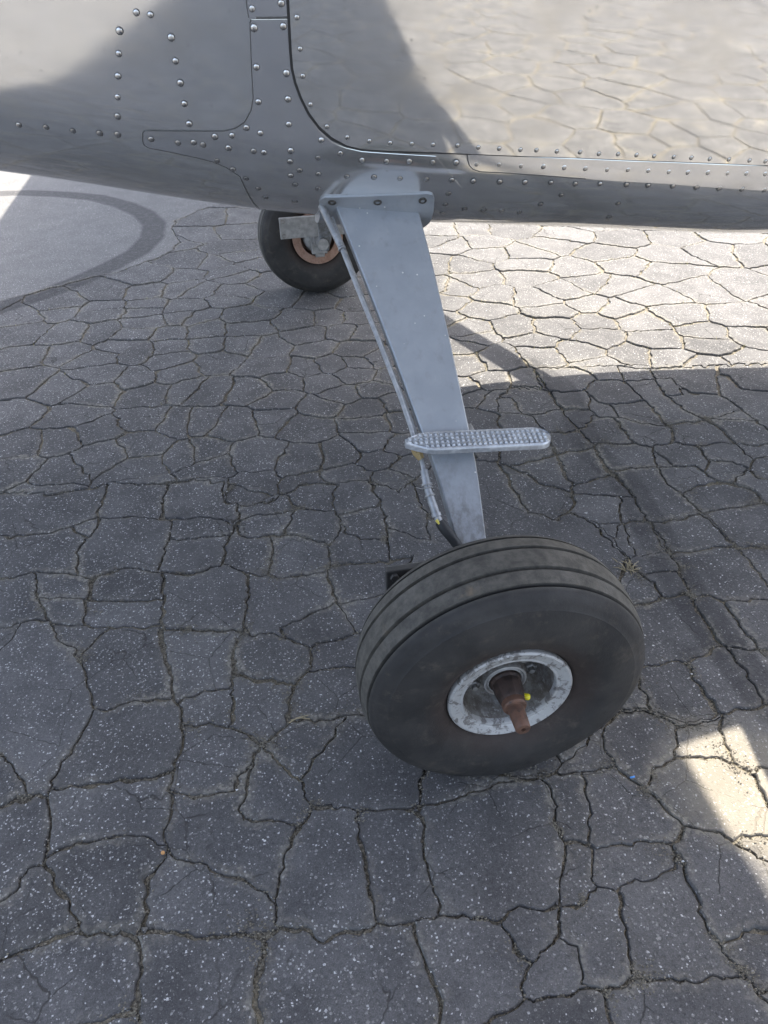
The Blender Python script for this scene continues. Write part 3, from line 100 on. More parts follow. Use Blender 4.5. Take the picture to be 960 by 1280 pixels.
def asphalt(name, far=False, slab=False):
    b = NB(name); p = b.pos()
    sep = b.n('ShaderNodeSeparateXYZ'); b.l(p, sep.inputs[0])
    wn = b.n('ShaderNodeTexNoise'); b.l(p, wn.inputs['Vector']); wn.inputs['Scale'].default_value = 60.; wn.inputs['Detail'].default_value = 2.
    wv = b.n('ShaderNodeVectorMath', operation='MULTIPLY_ADD'); b.l(wn.outputs['Color'], wv.inputs[0]); wv.inputs[1].default_value = (.010,)*3; b.l(p, wv.inputs[2])
    q = wv.outputs[0]                                                     # warped, so the chips of stone are not round
    big = b.noise(p, 1.7, 3); mid = b.noise(p, 9, 4); fine = b.noise(p, 420, 3, .7)
    col = b.mix(b.ramp(mid, .3, .7), C4(.054, .052, .052), C4(.082, .079, .078))
    far_pale = b.ramp(sep.outputs[1], .6, 2.6)                                 # paler beyond the aircraft: mostly grazing sheen and bounced light painted in
    col = b.mix(b.math('MULTIPLY', far_pale, .05), col, C4(.21, .195, .165))
    col = b.mix(b.ramp(big, .52, .75, 0., .30), col, C4(.115, .110, .102))
    oi = b.n('ShaderNodeObjectInfo'); tone = b.ramp(oi.outputs['Random'], 0., 1., .84, 1.14, False)
    if not far and not slab:
        tn = b.n('ShaderNodeVectorMath', operation='SCALE'); b.l(col, tn.inputs[0]); b.l(tone, tn.inputs['Scale']); col = tn.outputs[0]
    if slab: col = b.mix(.30, col, C4(.19, .186, .178))
    # crushed stone in the binder: many grey chips, a few white ones, angular and of all sizes
    def stones(scale, share, size, metric='EUCLIDEAN'):
        v = b.voro(q, scale); v.distance = metric; c = b.n('ShaderNodeSeparateColor'); b.l(v.outputs['Color'], c.inputs[0])
        lim = b.math('MULTIPLY_ADD', c.outputs[1], size, .13)
        m = b.math('MULTIPLY', b.math('GREATER_THAN', c.outputs[0], share), b.ramp(b.math('SUBTRACT', v.outputs['Distance'], lim), -.03, .03, 1., 0.))
        return m, c
    chip, r1 = stones(190, .50, .30)
    col = b.mix(b.math('MULTIPLY', chip, b.math('MULTIPLY_ADD', r1.outputs[2], .62, .08)), col, C4(.235, .228, .215))
    grit, r3 = stones(430, .62, .30, 'MANHATTAN')
    col = b.mix(b.math('MULTIPLY', grit, b.math('MULTIPLY_ADD', r3.outputs[2], .55, .10)), col, C4(.30, .292, .28))
    dens = b.ramp(b.noise(p, 3.4, 5, .7), .34, .66, .994, .885, True)
    dens = b.math('ADD', dens, b.ramp(sep.outputs[0], -.55, .05, -.045, .022))
    white, r2 = stones(150, b.math('ADD', dens, .015), .24, 'MANHATTAN')
    col = b.mix(b.math('MULTIPLY', white, b.math('MULTIPLY_ADD', r2.outputs[2], .65, .25)), col, C4(.50, .49, .47))
    w2, r4 = stones(290, b.math('SUBTRACT', dens, .03), .34, 'CHEBYCHEV')
    col = b.mix(b.math('MULTIPLY', w2, b.math('MULTIPLY_ADD', r4.outputs[2], .65, .20)), col, C4(.46, .45, .435))
    # dark tyre marks
    m1 = b.math('MULTIPLY', stain(b, p, SKID_ARC, .045, .075), .72)
    m2 = b.math('MULTIPLY', stain(b, p, SKID_BAND, .036, .054), .55)
    mk = b.math('MULTIPLY', b.math('MAXIMUM', m1, m2), b.ramp(b.noise(p, 40, 3), .25, .6, .7, 1.))
    col = b.mix(mk, col, C4(.022, .021, .022))
    h = b.math('ADD', b.math('MULTIPLY', fine, .6), b.math('ADD', b.math('MULTIPLY', chip, .5), b.math('MULTIPLY', white, .8)))
    pit = b.ramp(b.noise(p, 150, 2), .25, .42); h = b.math('ADD', h, pit)
    gr = b.math('MULTIPLY', b.ramp(b.noise(p, 520, 3, .75), .28, .72, .58, 1.42, False), b.ramp(b.noise(p, 150, 3, .6), .3, .7, .84, 1.16, False))
    hv_ = b.n('ShaderNodeVectorMath', operation='SCALE'); b.l(col, hv_.inputs[0]); b.l(gr, hv_.inputs['Scale']); col = hv_.outputs[0]
    if far:
        e = b.voro(q, 5.5, 'DISTANCE_TO_EDGE'); ck = b.ramp(e.outputs['Distance'], .012, .040, 1., 0.)
        patch = b.ramp(sep.outputs[0], -1.9, -1.0, 0., 1.)
        ck = b.math('MULTIPLY', ck, patch); col = b.mix(ck, col, C4(.035, .032, .028)); h = b.math('SUBTRACT', h, b.math('MULTIPLY', ck, 2.))
    else:
        hv = b.voro(q, 8.5, 'DISTANCE_TO_EDGE'); hl = b.math('MULTIPLY', b.ramp(hv.outputs['Distance'], .003, .011, 1., 0.), b.ramp(b.noise(p, 4.5, 3), .50, .56))
        if not slab: col = b.mix(b.math('MULTIPLY', hl, .75), col, C4(.025, .023, .021)); h = b.math('SUBTRACT', h, b.math('MULTIPLY', hl, 1.5))
        at = b.n('ShaderNodeAttribute', attribute_name='wear')
        wr = b.ramp(b.math('ADD', at.outputs['Fac'], b.math('MULTIPLY_ADD', b.noise(p, 55, 5, .75), 2.0, -1.0)), .45, .95)
        wm = b.ramp(b.noise(p, 5.5, 4), .42, .66, .06, .9)
        wr = b.math('MULTIPLY', wr, wm)
        gcol = b.mix(r1.outputs[2], C4(.060, .054, .045), C4(.25, .23, .19))
        col = b.mix(b.math('MULTIPLY', wr, .70), col, gcol)
        # pale sand stain near the wheel, enlarged to paint the sunlit patch broader
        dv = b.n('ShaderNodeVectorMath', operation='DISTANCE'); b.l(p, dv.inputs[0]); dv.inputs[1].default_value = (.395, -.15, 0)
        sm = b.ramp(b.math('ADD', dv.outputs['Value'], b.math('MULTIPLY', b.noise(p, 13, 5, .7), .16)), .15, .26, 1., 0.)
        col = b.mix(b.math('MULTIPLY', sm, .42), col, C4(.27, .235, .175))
    n = b.bump(h, .55, .0022)
    return b.done(col, b.ramp(fine, .2, .8, .80, .98), 0., n, .22)

def dirt_mat():
    b = NB('crack_dirt'); p = b.pos()
    v = b.voro(p, 330); r = b.n('ShaderNodeSeparateColor'); b.l(v.outputs['Color'], r.inputs[0])
    col = b.mix(r.outputs[0], C4(.050, .044, .035), C4(.20, .178, .138))
    col = b.mix(b.ramp(b.noise(p, 7, 3), .5, .7, 0., .55), col, C4(.22, .19, .13))
    return b.done(col, .95, 0., b.bump(v.outputs['Distance'], .8, .003), .2)

def grit_mat(name, dark, light):
    b = NB(name); g = b.n('ShaderNodeNewGeometry')
    col = b.mix(g.outputs['Random Per Island'], dark, light)
    return b.done(b.mix(b.noise(b.pos(), 500, 2), col, dark), .9, 0., None, .3)

def skin_mat(name, tint=(.70, .70, .69), r0=.06, r1=.15, wave=.10, scratch=.022):
    b = NB(name); p = b.pos()
    ps = b.pos((3, 3, 40)); pl = b.pos((5, 5, 9))
    n1 = b.noise(p, 6, 5, .6); n2 = b.noise(ps, 7, 4, .6); scr = b.noise(b.pos((14, 14, 300)), 3, 4, .7)
    dirt = b.ramp(b.noise(pl, 1.3, 5, .65), .50, .78)
    col = b.mix(b.math('MULTIPLY', dirt, .5), C4(*tint), C4(tint[0]*.74, tint[1]*.73, tint[2]*.70))
    col = b.mix(b.ramp(n2, .5, .8, 0., .40), col, C4(tint[0]*1.12, tint[1]*1.12, tint[2]*1.13))
    spots = b.voro(p, 90); rs = b.n('ShaderNodeSeparateColor'); b.l(spots.outputs['Color'], rs.inputs[0])
    sp = b.math('MULTIPLY', b.math('GREATER_THAN', rs.outputs[0], .93), b.ramp(spots.outputs['Distance'], .08, .30, 1., 0.))
    col = b.mix(b.math('MULTIPLY', sp, .35), col, C4(.36, .35, .34))
    ro = b.math('ADD', b.ramp(n1, .3, .75, r0, r1), b.math('MULTIPLY', b.math('ADD', dirt, sp), .10))
    nb = b.bump(b.noise(p, 5.5, 2, .4), wave, .010)
    nb = b.bump(scr, scratch, .0005, nb)
    return b.done(col, ro, .88, nb)

def metal_mat(name, c0, c1, rough=(.3, .5), scale=30, metal=1., bmp=.15):
    b = NB(name); p = b.pos(obj=False)
    n = b.noise(p, scale, 5, .65)
    f = b.ramp(n, .35, .68)
    return b.done(b.mix(f, C4(*c0), C4(*c1)), b.ramp(b.noise(p, scale*2, 3), .3, .7, *rough), metal, b.bump(b.noise(p, scale*6, 4, .7), bmp, .001))

def leg_paint():
    b = NB('grey_leg_paint'); p = b.pos()
    n = b.noise(p, 22, 5, .6); v = b.voro(p, 160); r = b.n('ShaderNodeSeparateColor'); b.l(v.outputs['Color'], r.inputs[0])
    col = b.mix(b.ramp(n, .3, .75), C4(.25, .27, .292), C4(.29, .305, .322))
    col = b.mix(b.ramp(b.noise(b.pos((9, 9, 1.2)), 6, 4), .52, .8, 0., .28), col, C4(.13, .125, .115))
    sz = b.n('ShaderNodeSeparateXYZ'); b.l(p, sz.inputs[0])
    gm = b.math('MULTIPLY', b.ramp(b.math('ADD', sz.outputs[2], b.math('MULTIPLY', b.noise(p, 18, 5, .7), .22)), .38, .56, 1., 0.), b.ramp(b.noise(b.pos((30, 30, 6)), 2.5, 5, .7), .38, .62))
    col = b.mix(b.math('MULTIPLY', gm, .6), col, C4(.085, .075, .062))
    col = b.mix(b.ramp(b.noise(b.pos((60, 8, 8)), 1.6, 5, .7), .60, .72, 0., .35), col, C4(.36, .36, .355))
    ch = b.math('MULTIPLY', b.math('GREATER_THAN', r.outputs[0], .978), b.ramp(v.outputs['Distance'], .15, .3, 1., 0.))
    col = b.mix(ch, col, C4(.62, .61, .58))
    return b.done(col, b.ramp(n, .3, .7, .30, .42), .25, b.bump(b.noise(p, 260, 3), .10, .0006))

def tyre_mat():
    b = NB('worn_tyre_rubber'); o = b.pos(obj=True)
    sep = b.n('ShaderNodeSeparateXYZ'); b.l(o, sep.inputs[0])
    rad = b.math('SQRT', b.math('ADD', b.math('MULTIPLY', sep.outputs[0], sep.outputs[0]), b.math('MULTIPLY', sep.outputs[1], sep.outputs[1])))
    tread = b.ramp(rad, .205, .2135)
    bead = b.ramp(b.math('ADD', rad, b.math('MULTIPLY', b.noise(o, 20, 4), .04)), .115, .165, 1., 0.)
    side = b.mix(b.ramp(b.noise(o, 11, 5, .6), .35, .7), C4(.021, .020, .019), C4(.037, .034, .031))
    side = b.mix(b.math('MULTIPLY', bead, .55), side, C4(.046, .030, .023))
    side = b.mix(b.ramp(b.noise(b.pos((1, 1, 1), True), 34, 6, .75), .52, .74, 0., .55), side, C4(.085, .070, .055))
    tr = b.mix(b.ramp(b.noise(o, 60, 5, .7), .3, .7), C4(.040, .037, .032), C4(.080, .074, .062))
    tr = b.mix(b.ramp(b.noise(o, 14, 4, .7), .63, .78, 0., .6), tr, C4(.18, .135, .085))
    groove = b.ramp(rad, .2135, .2165) 
    col = b.mix(tread, side, b.mix(b.ramp(rad, .2100, .2165), C4(.02, .019, .018), tr))
    h = b.math('ADD', b.noise(o, 160, 4, .7), b.math('MULTIPLY', b.noise(o, 700, 2), .4))
    return b.done(col, b.ramp(b.noise(o, 25, 4), .3, .7, .6, .82), 0., b.bump(h, .45, .0014), .3)

def chipped_paint():
    b = NB('chipped_rim_paint'); o = b.pos(obj=True)
    n = b.noise(o, 70, 6, .7, .6)
    col = b.mix(b.ramp(n, .50, .60), C4(.37, .365, .35), C4(.15, .14, .13))
    col = b.mix(b.ramp(b.noise(o, 190, 4, .7), .62, .72), col, C4(.50, .495, .48))
    col = b.mix(b.ramp(b.noise(o, 22, 4, .6), .58, .8, 0., .5), col, C4(.085, .07, .055))
    return b.done(col, b.ramp(n, .3, .7, .45, .7), .2, b.bump(n, .6, .0015))

def rust(name, c0, c1, c2):
    b = NB(name); o = b.pos(obj=True)
    n = b.noise(o, 55, 6, .7)
    col = b.mix(b.ramp(n, .35, .6), C4(*c0), C4(*c1)); col = b.mix(b.ramp(b.noise(o, 140, 4, .7), .55, .72), col, C4(*c2))
    return b.done(col, b.ramp(n, .3, .7, .45, .8), .35, b.bump(b.noise(o, 300, 4, .7), .4, .001))

def plain(name, c, rough=.6, metal=0.):
    b = NB(name); n = b.noise(b.pos(obj=True), 60, 4, .6)
    return b.done(b.mix(b.ramp(n, .3, .7), C4(*c), C4(*[x*.72 for x in c])), rough, metal, b.bump(n, .12, .001))

# ------------------------------------------------------------------ mesh helpers
class MB:
    def __init__(s): s.v = []; s.f = []; s.mi = []; s.cur = 0
    def add(s, vs, fs):
        o = len(s.v); s.v += [tuple(p) for p in vs]; s.f += [tuple(i+o for i in f) for f in fs]; s.mi += [s.cur]*len(fs); return s
    def box(s, lo, hi):
        (a, b, c), (d, e, f) = lo, hi
        return s.add([(a, b, c), (d, b, c), (d, e, c), (a, e, c), (a, b, f), (d, b, f), (d, e, f), (a, e, f)],
                     [(0, 3, 2, 1), (4, 5, 6, 7), (0, 1, 5, 4), (1, 2, 6, 5), (2, 3, 7, 6), (3, 0, 4, 7)])
    def tube(s, path, r, n=10, caps=True):
        path = [Vector(p) for p in path]; rs = r if isinstance(r, (list, tuple)) else [r]*len(path)
        vs, fs = [], []; t0 = (path[1]-path[0]).normalized(); u = t0.orthogonal().normalized()
        for i, p in enumerate(path):
            t = (path[min(i+1, len(path)-1)]-path[max(i-1, 0)]).normalized(); u = (u-t*u.dot(t)).normalized(); w = t.cross(u)
            vs += [p+(u*math.cos(a)+w*math.sin(a))*rs[i] for a in (2*math.pi*k/n for k in range(n))]
        for i in range(len(path)-1):
            for k in range(n): a, b = i*n+k, i*n+(k+1) % n; fs.append((a, b, b+n, a+n))
        if caps: fs.append(tuple(range(n-1, -1, -1))); fs.append(tuple((len(path)-1)*n+k for k in range(n)))
        return s.add(vs, fs)
    def lathe(s, prof, n=64, closed=False, M=None):
        """prof: (radius, z) turned about z; radius 0 closes the end"""
        vs, fs, rows = [], [], []
        for r, z in prof:
            if r < 1e-6: rows.append([len(vs)]); vs.append(Vector((0, 0, z)))
            else:
                rows.append(list(range(len(vs), len(vs)+n))); vs += [Vector((r*math.cos(2*math.pi*k/n), r*math.sin(2*math.pi*k/n), z)) for k in range(n)]
        prs = list(zip(rows[:-1], rows[1:])) + ([(rows[-1], rows[0])] if closed else [])
        for A, B in prs:
            for k in range(n):
                j = (k+1) % n
                if len(A) == 1 and len(B) == 1: continue
                if len(A) == 1: fs.append((A[0], B[k], B[j]))
                elif len(B) == 1: fs.append((A[k], A[j], B[0]))
                else: fs.append((A[k], A[j], B[j], B[k]))
        if M is not None: vs = [M@v for v in vs]
        return s.add(vs, fs)
    def mesh(s, name, mats, smooth=True, angle=35):
        m = bpy.data.meshes.new(name); m.from_pydata(s.v, [], s.f); m.validate()
        for x in (mats if isinstance(mats, (list, tuple)) else [mats]): m.materials.append(x)
        if len(m.polygons) == len(s.mi): m.polygons.foreach_set('material_index', s.mi)
        bm = bmesh.new(); bm.from_mesh(m); bmesh.ops.recalc_face_normals(bm, faces=bm.faces); bm.to_mesh(m); bm.free()
        if smooth:
            m.polygons.foreach_set('use_smooth', [True]*len(m.polygons))
            try: m.set_sharp_from_angle(angle=math.radians(angle))
            except Exception: pass
        m.update(); return m
def link(name, mesh, parent=None, loc=(0, 0, 0), **props):
    o = bpy.data.objects.new(name, mesh); COL.objects.link(o); o.location = loc
    if parent is not None: o.parent = parent
    for k, v in props.items(): o[k] = v
    return o
def bevel(o, w, seg=2):
    m = o.modifiers.new('bevel', 'BEVEL'); m.width = w; m.segments = seg; m.limit_method = 'ANGLE'; m.angle_limit = math.radians(40); return o

# ------------------------------------------------------------------ shape of the fuselage
SYM=1.12
_X=np.array([-1.75,-1.4,-1.05,-.68,-.27,.04,.4,.755,1.15,1.55,2.2,3.6,5.6])
_T={'zb':[.95,.88,.836,.793,.719,.680,.643,.597,.575,.60,.65,.72,.84],
    'yw':[.93,.80,.70,.635,.590,.578,.575,.577,.61,.68,.78,.93,1.05],
    'r': [.2,.27,.29,.26,.205,.19,.19,.19,.18,.17,.15,.12,.06],
    'zs':[1.22,1.27,1.29,1.31,1.32,1.31,1.28,1.235,1.225,1.22,1.19,1.12,1.05],
    'yr':[.98,.90,.86,.84,.82,.82,.82,.83,.83,.85,.91,1.0,1.08],
    'zr':[1.33,1.42,1.46,1.49,1.80,1.88,1.90,1.90,1.88,1.77,1.55,1.34,1.15],
    'zt':[1.36,1.47,1.53,1.57,1.87,1.95,1.97,1.97,1.95,1.84,1.62,1.40,1.18]}
_XF=np.linspace(_X[0],_X[-1],1500)
def _sm(v):
    y=np.interp(_XF,_X,v); k=np.exp(-.5*(np.arange(-60,61)/22.)**2); k/=k.sum()
    yp=np.concatenate([2*y[0]-y[60:0:-1],y,2*y[-1]-y[-2:-62:-1]])
    return np.convolve(yp,k,'valid')
_S={k:_sm(v) for k,v in _T.items()}
PHI=np.radians(12.)
def surf(X,u):
    """near side of the fuselage skin: station X and section parameter u (0 keel .. 5 roof centre) -> Y, Z"""
    X=np.asarray(X,float);u=np.asarray(u,float)
    g=lambda k:np.interp(X,_XF,_S[k])
    zb,yw,r,zs,yr,zr,zt=[g(k) for k in('zb','yw','r','zs','yr','zr','zt')]
    yc=yw+r*np.cos(PHI)
    a=np.pi/2-np.clip(u-1,0,1)*(np.pi/2-PHI)
    Y1=np.where(u<1,SYM+(yc-SYM)*u,yc-r*np.cos(a)); Z1=np.where(u<1,zb,zb+r-r*np.sin(a))
    z0=zb+r-r*np.sin(PHI); L=(zs-z0)*PHI/np.sin(PHI); R=L/PHI
    ph=PHI*(1-np.clip(u-2,0,1))
    Y2=yw-R*(np.cos(ph)-np.cos(PHI)); Z2=z0+R*(np.sin(PHI)-np.sin(ph))
    ys=yw-R*(1-np.cos(PHI))
    t=np.clip(u-3,0,1); Y3=ys+(yr-ys)*t**1.3; Z3=zs+(zr-zs)*t
    t=np.clip(u-4,0,1); Y4=yr+(SYM-yr)*t; Z4=zr+(zt-zr)*np.sin(t*np.pi/2)
    Y=np.where(u<=2,Y1,np.where(u<=3,Y2,np.where(u<=4,Y3,Y4)))
    Z=np.where(u<=2,Z1,np.where(u<=3,Z2,np.where(u<=4,Z3,Z4)))
    return Y,Z

# ------------------------------------------------------------------ the aircraft
SKIN = skin_mat('polished_aluminium', (.76, .765, .75), .05, .12, .035); SKIN2 = skin_mat('polished_aluminium_patch', (.73, .735, .735), .09, .17, .03)
DOORSKIN = skin_mat('polished_aluminium_door', (.84, .83, .79), .02, .055, .024, .008)
RIVET = metal_mat('rivet_aluminium', (.50, .50, .49), (.62, .62, .61), (.24, .40), 200, 1., .05)
LEGP = leg_paint(); TYRE = tyre_mat(); SLABM = None; RIMP = chipped_paint()
RUST = rust('rusty_steel', (.085, .048, .034), (.15, .080, .052), (.055, .038, .032))
RUSTD = rust('dark_rusty_steel', (.030, .022, .019), (.062, .040, .032), (.022, .018, .016))
RUSTO = rust('rusty_brake_disc', (.22, .12, .080), (.30, .19, .14), (.15, .09, .065))
GREYM = metal_mat('weathered_grey_metal', (.20, .195, .185), (.30, .29, .275), (.45, .65), 60, .3, .3)
BLACKM = metal_mat('black_bracket_paint', (.018, .018, .018), (.035, .033, .03), (.4, .6), 60, 0., .2)
TUBEM = metal_mat('grey_tube', (.20, .205, .21), (.30, .305, .31), (.35, .5), 80, .4, .1)
STEPM = metal_mat('worn_step_casting', (.30, .31, .325), (.46, .47, .48), (.28, .5), 60, .5, .3)
BOWLM = rust('grimy_wheel_casting', (.19, .182, .17), (.10, .086, .072), (.30, .295, .28))
RUBBER = plain('black_rubber', (.016, .016, .016), .6)
JOINT = plain('sheet_joint_grime', (.085, .083, .08), .6)
GLASS = plain('dark_window', (.02, .024, .028), .06)

SYMY = 1.1523
plane = link('airplane', None, None, (0, SYMY, 0), label='polished riveted aluminium light airplane standing on grey spring legs and worn tyres', category='airplane')
ROOT = Vector((0, SYMY, 0))
def part(name, mb, mat, parent=None, smooth=True, angle=35, base=ROOT, **kw):
    """vertices of mb are in place in the scene; the object stands at its parent's origin"""
    mb.v = [tuple(Vector(p)-base) for p in mb.v]
    return link(name, mb.mesh(name, mat, smooth, angle), parent if parent is not None else plane, **kw)
def sp(X, u, d=0., far=False):
    Y, Z = surf(X, u); e = 1e-3
    Ya, Za = surf(X+e, u); Yb, Zb = surf(X-e, u); Yc, Zc = surf(X, min(u+e, 5)); Yd, Zd = surf(X, max(u-e, 0))
    tx = Vector((2*e, Ya-Yb, Za-Zb)); tu = Vector((0, Yc-Yd, Zc-Zd)); nrm = tx.cross(tu).normalized()
    if nrm.y > 0 and u < 4.5: nrm = -nrm
    q = Vector((X, float(Y), float(Z)))+nrm*d
    return q, nrm
# skin of the whole body, both sides
xs = np.unique(np.round(np.concatenate([np.linspace(-1.75, -.8, 14), np.arange(-.8, 1.0, .02), np.linspace(1.0, 5.6, 32)]), 4))
us = np.concatenate([np.linspace(0, 1, 4)[:-1], np.linspace(1, 2, 19)[:-1], np.linspace(2, 3, 15)[:-1], np.linspace(3, 4, 7)[:-1], np.linspace(4, 5, 8)])
mb = MB(); n = len(us); row = 2*n-2
for X in xs:
    Y, Z = surf(np.full(n, X), us)
    mb.v += [(float(X), float(y), float(z)) for y, z in zip(Y, Z)]+[(float(X), float(2*SYM-y), float(z)) for y, z in zip(Y[-2:0:-1], Z[-2:0:-1])]
for i in range(len(xs)-1):
    for k in range(row):
        a, b = i*row+k, i*row+(k+1) % row; mb.f.append((a, b, b+row, a+row)); mb.mi.append(0)
mb.f += [tuple(range(row)), tuple((len(xs)-1)*row+k for k in range(row))]; mb.mi += [0, 0]
fuselage = part('fuselage', mb, SKIN, angle=50)

def panel(name, outline, d, mat, parent, step=.012, ustep=.03, taper=None, skirt=True, dfun=None, **kw):
    """a sheet lying on the skin: outline in (station, section) coordinates, lifted by d"""
    K = 1/.35                                               # section unit to metres, roughly
    ol = []
    for (x0, u0), (x1, u1) in zip(outline, outline[1:]+outline[:1]):
        L = math.hypot(x1-x0, (u1-u0)/K); m = max(1, int(L/.008))
        ol += [(x0+(x1-x0)*t/m, u0+(u1-u0)*t/m) for t in range(m)]
    nb = len(ol); pts = [Vector((x, u/K)) for x, u in ol]
    def inside(x, y):
        c = False; j = nb-1
        for i in range(nb):
            xi, yi = pts[i]; xj, yj = pts[j]
            if (yi > y) != (yj > y) and x < (xj-xi)*(y-yi)/(yj-yi)+xi: c = not c
            j = i
        return c
    x0, x1 = min(p.x for p in pts), max(p.x for p in pts); y0, y1 = min(p.y for p in pts), max(p.y for p in pts)
    arr = np.array([(p.x, p.y) for p in pts])
    for X in np.arange(x0+step/2, x1, step):
        for Y in np.arange(y0+.004, y1, ustep/K):
            if inside(X, Y) and np.min(np.hypot(arr[:, 0]-X, arr[:, 1]-Y)) > .005: pts.append(Vector((float(X), float(Y))))
    V, _, F, *_ = delaunay_2d_cdt(pts, [(i, (i+1) % nb) for i in range(nb)], [], 1, 1e-7)
    dd = lambda x: d if taper is None else d*max(0.03, min(1., (taper[1]-x)/(taper[1]-taper[0])))
    de_ = (lambda x, u: dd(x)) if dfun is None else dfun
    mb = MB(); mb.add([sp(p.x, p.y*K, de_(p.x, p.y*K))[0] for p in V], [tuple(f) for f in F])
    if skirt:
        e = min(.0006, d*.4)
        lip = [sp(x, u, de_(x, u))[0] for x, u in ol]; low = [sp(x, u, -.002)[0] for x, u in ol]
        mb.add(lip+low, [(i, (i+1) % nb, nb+(i+1) % nb, nb+i) for i in range(nb)])
    return part(name, mb, mat, parent, True, 40, **kw)
O = OUTLINE
doub = O['doubler'][:-2]+[(-.2485, 1.25), (-.2485, 1.02), (.02, 1.02), (.10, 1.25), (.089, 1.78)]
de = O['door_edge']+O['doorright']
gap = .0035
body_r = [q for q in de[7:15]]                           # below the door's rounded corner
doub += [(x, u-.02) for x, u in reversed(body_r)] + [(x-gap, u) for x, u in reversed(de[2:7])]
panel('gusset_sheet', doub, .0009, SKIN2, fuselage)
panel('door_post_sheet', [(-.1955, O['post'][0][1]+.003), (O['post'][1][0], O['post'][1][1]+.004)]+O['post'][2:]+[(-.245, 2.75), (-.1955, 2.75)], .0009, SKIN2, fuselage)
DR = de[-1]; door = panel('door', de+[(DR[0], 2.98), (-.188, 2.98)], .0024, DOORSKIN, plane, .02, .03)
strip = O['strip']
panel('sill_strip', strip+O['stripfar'], .0016, SKIN2, fuselage, .02)
def joint(line, w=.0008, d=.0011):
    mb = MB(); k = len(line); A, B = [], []
    for i, (x, u) in enumerate(line):
        a = line[max(0, i-1)]; b = line[min(k-1, i+1)]; tx, tu = b[0]-a[0], (b[1]-a[1])*.35; L = math.hypot(tx, tu) or 1
        nx, nu = tu/L*w, -tx/L*w/.35
        A.append(sp(x-nx, u-nu, d)[0]); B.append(sp(x+nx, u+nu, d)[0])
    mb.add(A+B, [(i, i+1, k+i+1, k+i) for i in range(k-1)]); part('joint', mb, JOINT, fuselage)
def dense(line, st=.006):
    out = []
    for a, b in zip(line[:-1], line[1:]):
        m = max(1, int(math.hypot(b[0]-a[0], (b[1]-a[1])*.35)/st)); out += [(a[0]+(b[0]-a[0])*t/m, a[1]+(b[1]-a[1])*t/m) for t in range(m)]
    return out+[line[-1]]
joint(dense(O['doubler'][1:-2]+[(-.2485, 1.02)]))
joint(dense([(-.1955, O['post'][0][1]-.002), (O['post'][1][0], O['post'][1][1]-.002)]), .0009, .0012)
joint(dense(O['post'][2:]+[(-.245, 2.75)]))
joint(dense(strip[:8]), .0010, .0019)
# dark gap with its rubber seal round the door
mb = MB(); ln = de[:16]; k = len(ln)
left = []; right = []
for i, (x, u) in enumerate(ln):
    a = ln[max(0, i-1)]; b = ln[min(k-1, i+1)]; tx, tu = b[0]-a[0], (b[1]-a[1])*.35; L = math.hypot(tx, tu)
    wdt = .0042 if i < 9 else .0042-.0026*(i-9)/6
    nx, nu = tu/L*wdt, -tx/L*wdt/.35
    left.append(sp(x, u, .0016)[0]); right.append(sp(x+nx, u+nu, .0019)[0])
mb.add(left+right, [(i, i+1, k+i+1, k+i) for i in range(k-1)])
part('door_seal', mb, RUBBER, door)
mb = MB(); ln = de[15:]; k = len(ln)
mb.add([sp(x, u+.003, .0016)[0] for x, u in ln]+[sp(x, u-.003, .0016)[0] for x, u in ln], [(i, i+1, k+i+1, k+i) for i in range(k-1)])
part('door_gap', mb, RUBBER, door)
panel('door_window', [(-.12, 3.06), (.95, 3.06), (.93, 3.85), (-.05, 3.85)], .003, GLASS, door, .05, .08)
# rivets: one domed head each
def dome(r_, h):
    m = MB(); m.lathe([(r_, -.0006), (r_*.97, h*.35), (r_*.78, h*.75), (r_*.42, h*.96), (0, h)], 14)
    m.cur = 1; m.lathe([(r_*1.22, .0001), (r_*.98, .0003)], 14); return m.mesh('rivet', [RIVET, JOINT])
RB, RS = dome(.0043, .0015), dome(.0033, .0011)
def rivet(mesh, X, u, d, parent, tip=0.):
    q, nrm = sp(X, u, d); o = link('rivet', mesh, parent, q-ROOT)
    o.rotation_euler = nrm.to_track_quat('Z', 'Y').to_euler(); return o
rr = random.Random(3)
for X, u in RIVETS:
    o = rivet(RB, X, u, .0011 if X > -.44 else .0002, fuselage); q_ = (1. if u > 1.45 else .8)*rr.uniform(.9, 1.08); o.scale = (q_, q_*rr.uniform(.94, 1.06), q_*rr.uniform(.7, 1.15)); o.rotation_euler.x += rr.uniform(-.06, .06); o.rotation_euler.y += rr.uniform(-.06, .06)
for X, u in DOOR_RIVETS: rivet(RS, X, u, .0023, door)
for k in range(11): rivet(RS, .16+k*.055, 1.12, .0002, fuselage)
# plate round the root of the near leg, with its three bolts
pl = O['plate']+[(.028, 1.05), (-.155, 1.05)]
PD = lambda x, u: .0045+.0105*max(0., min(1., (1.60+.9*(x+.06)-u)/.16))
plate = panel('leg_root_plate', pl, .0055, LEGP, plane, .012, .03, dfun=PD)
bm_ = MB(); bm_.lathe([(.0075, -.001), (.0075, .0010), (.0066, .0018), (.0042, .0018), (.0038, -.0004), (0, -.0004)], 16); BOLT = bm_.mesh('bolt', metal_mat('dark_bolt', (.06, .055, .05), (.12, .115, .105), (.4, .6), 200, .6, .2))
from_px = O['bolts']
for X, u in from_px:
    q, nrm = sp(X, u, PD(X, u)+.0001); o = link('bolt', BOLT, plate, q-ROOT); o.rotation_euler = nrm.to_track_quat('Z', 'Y').to_euler()

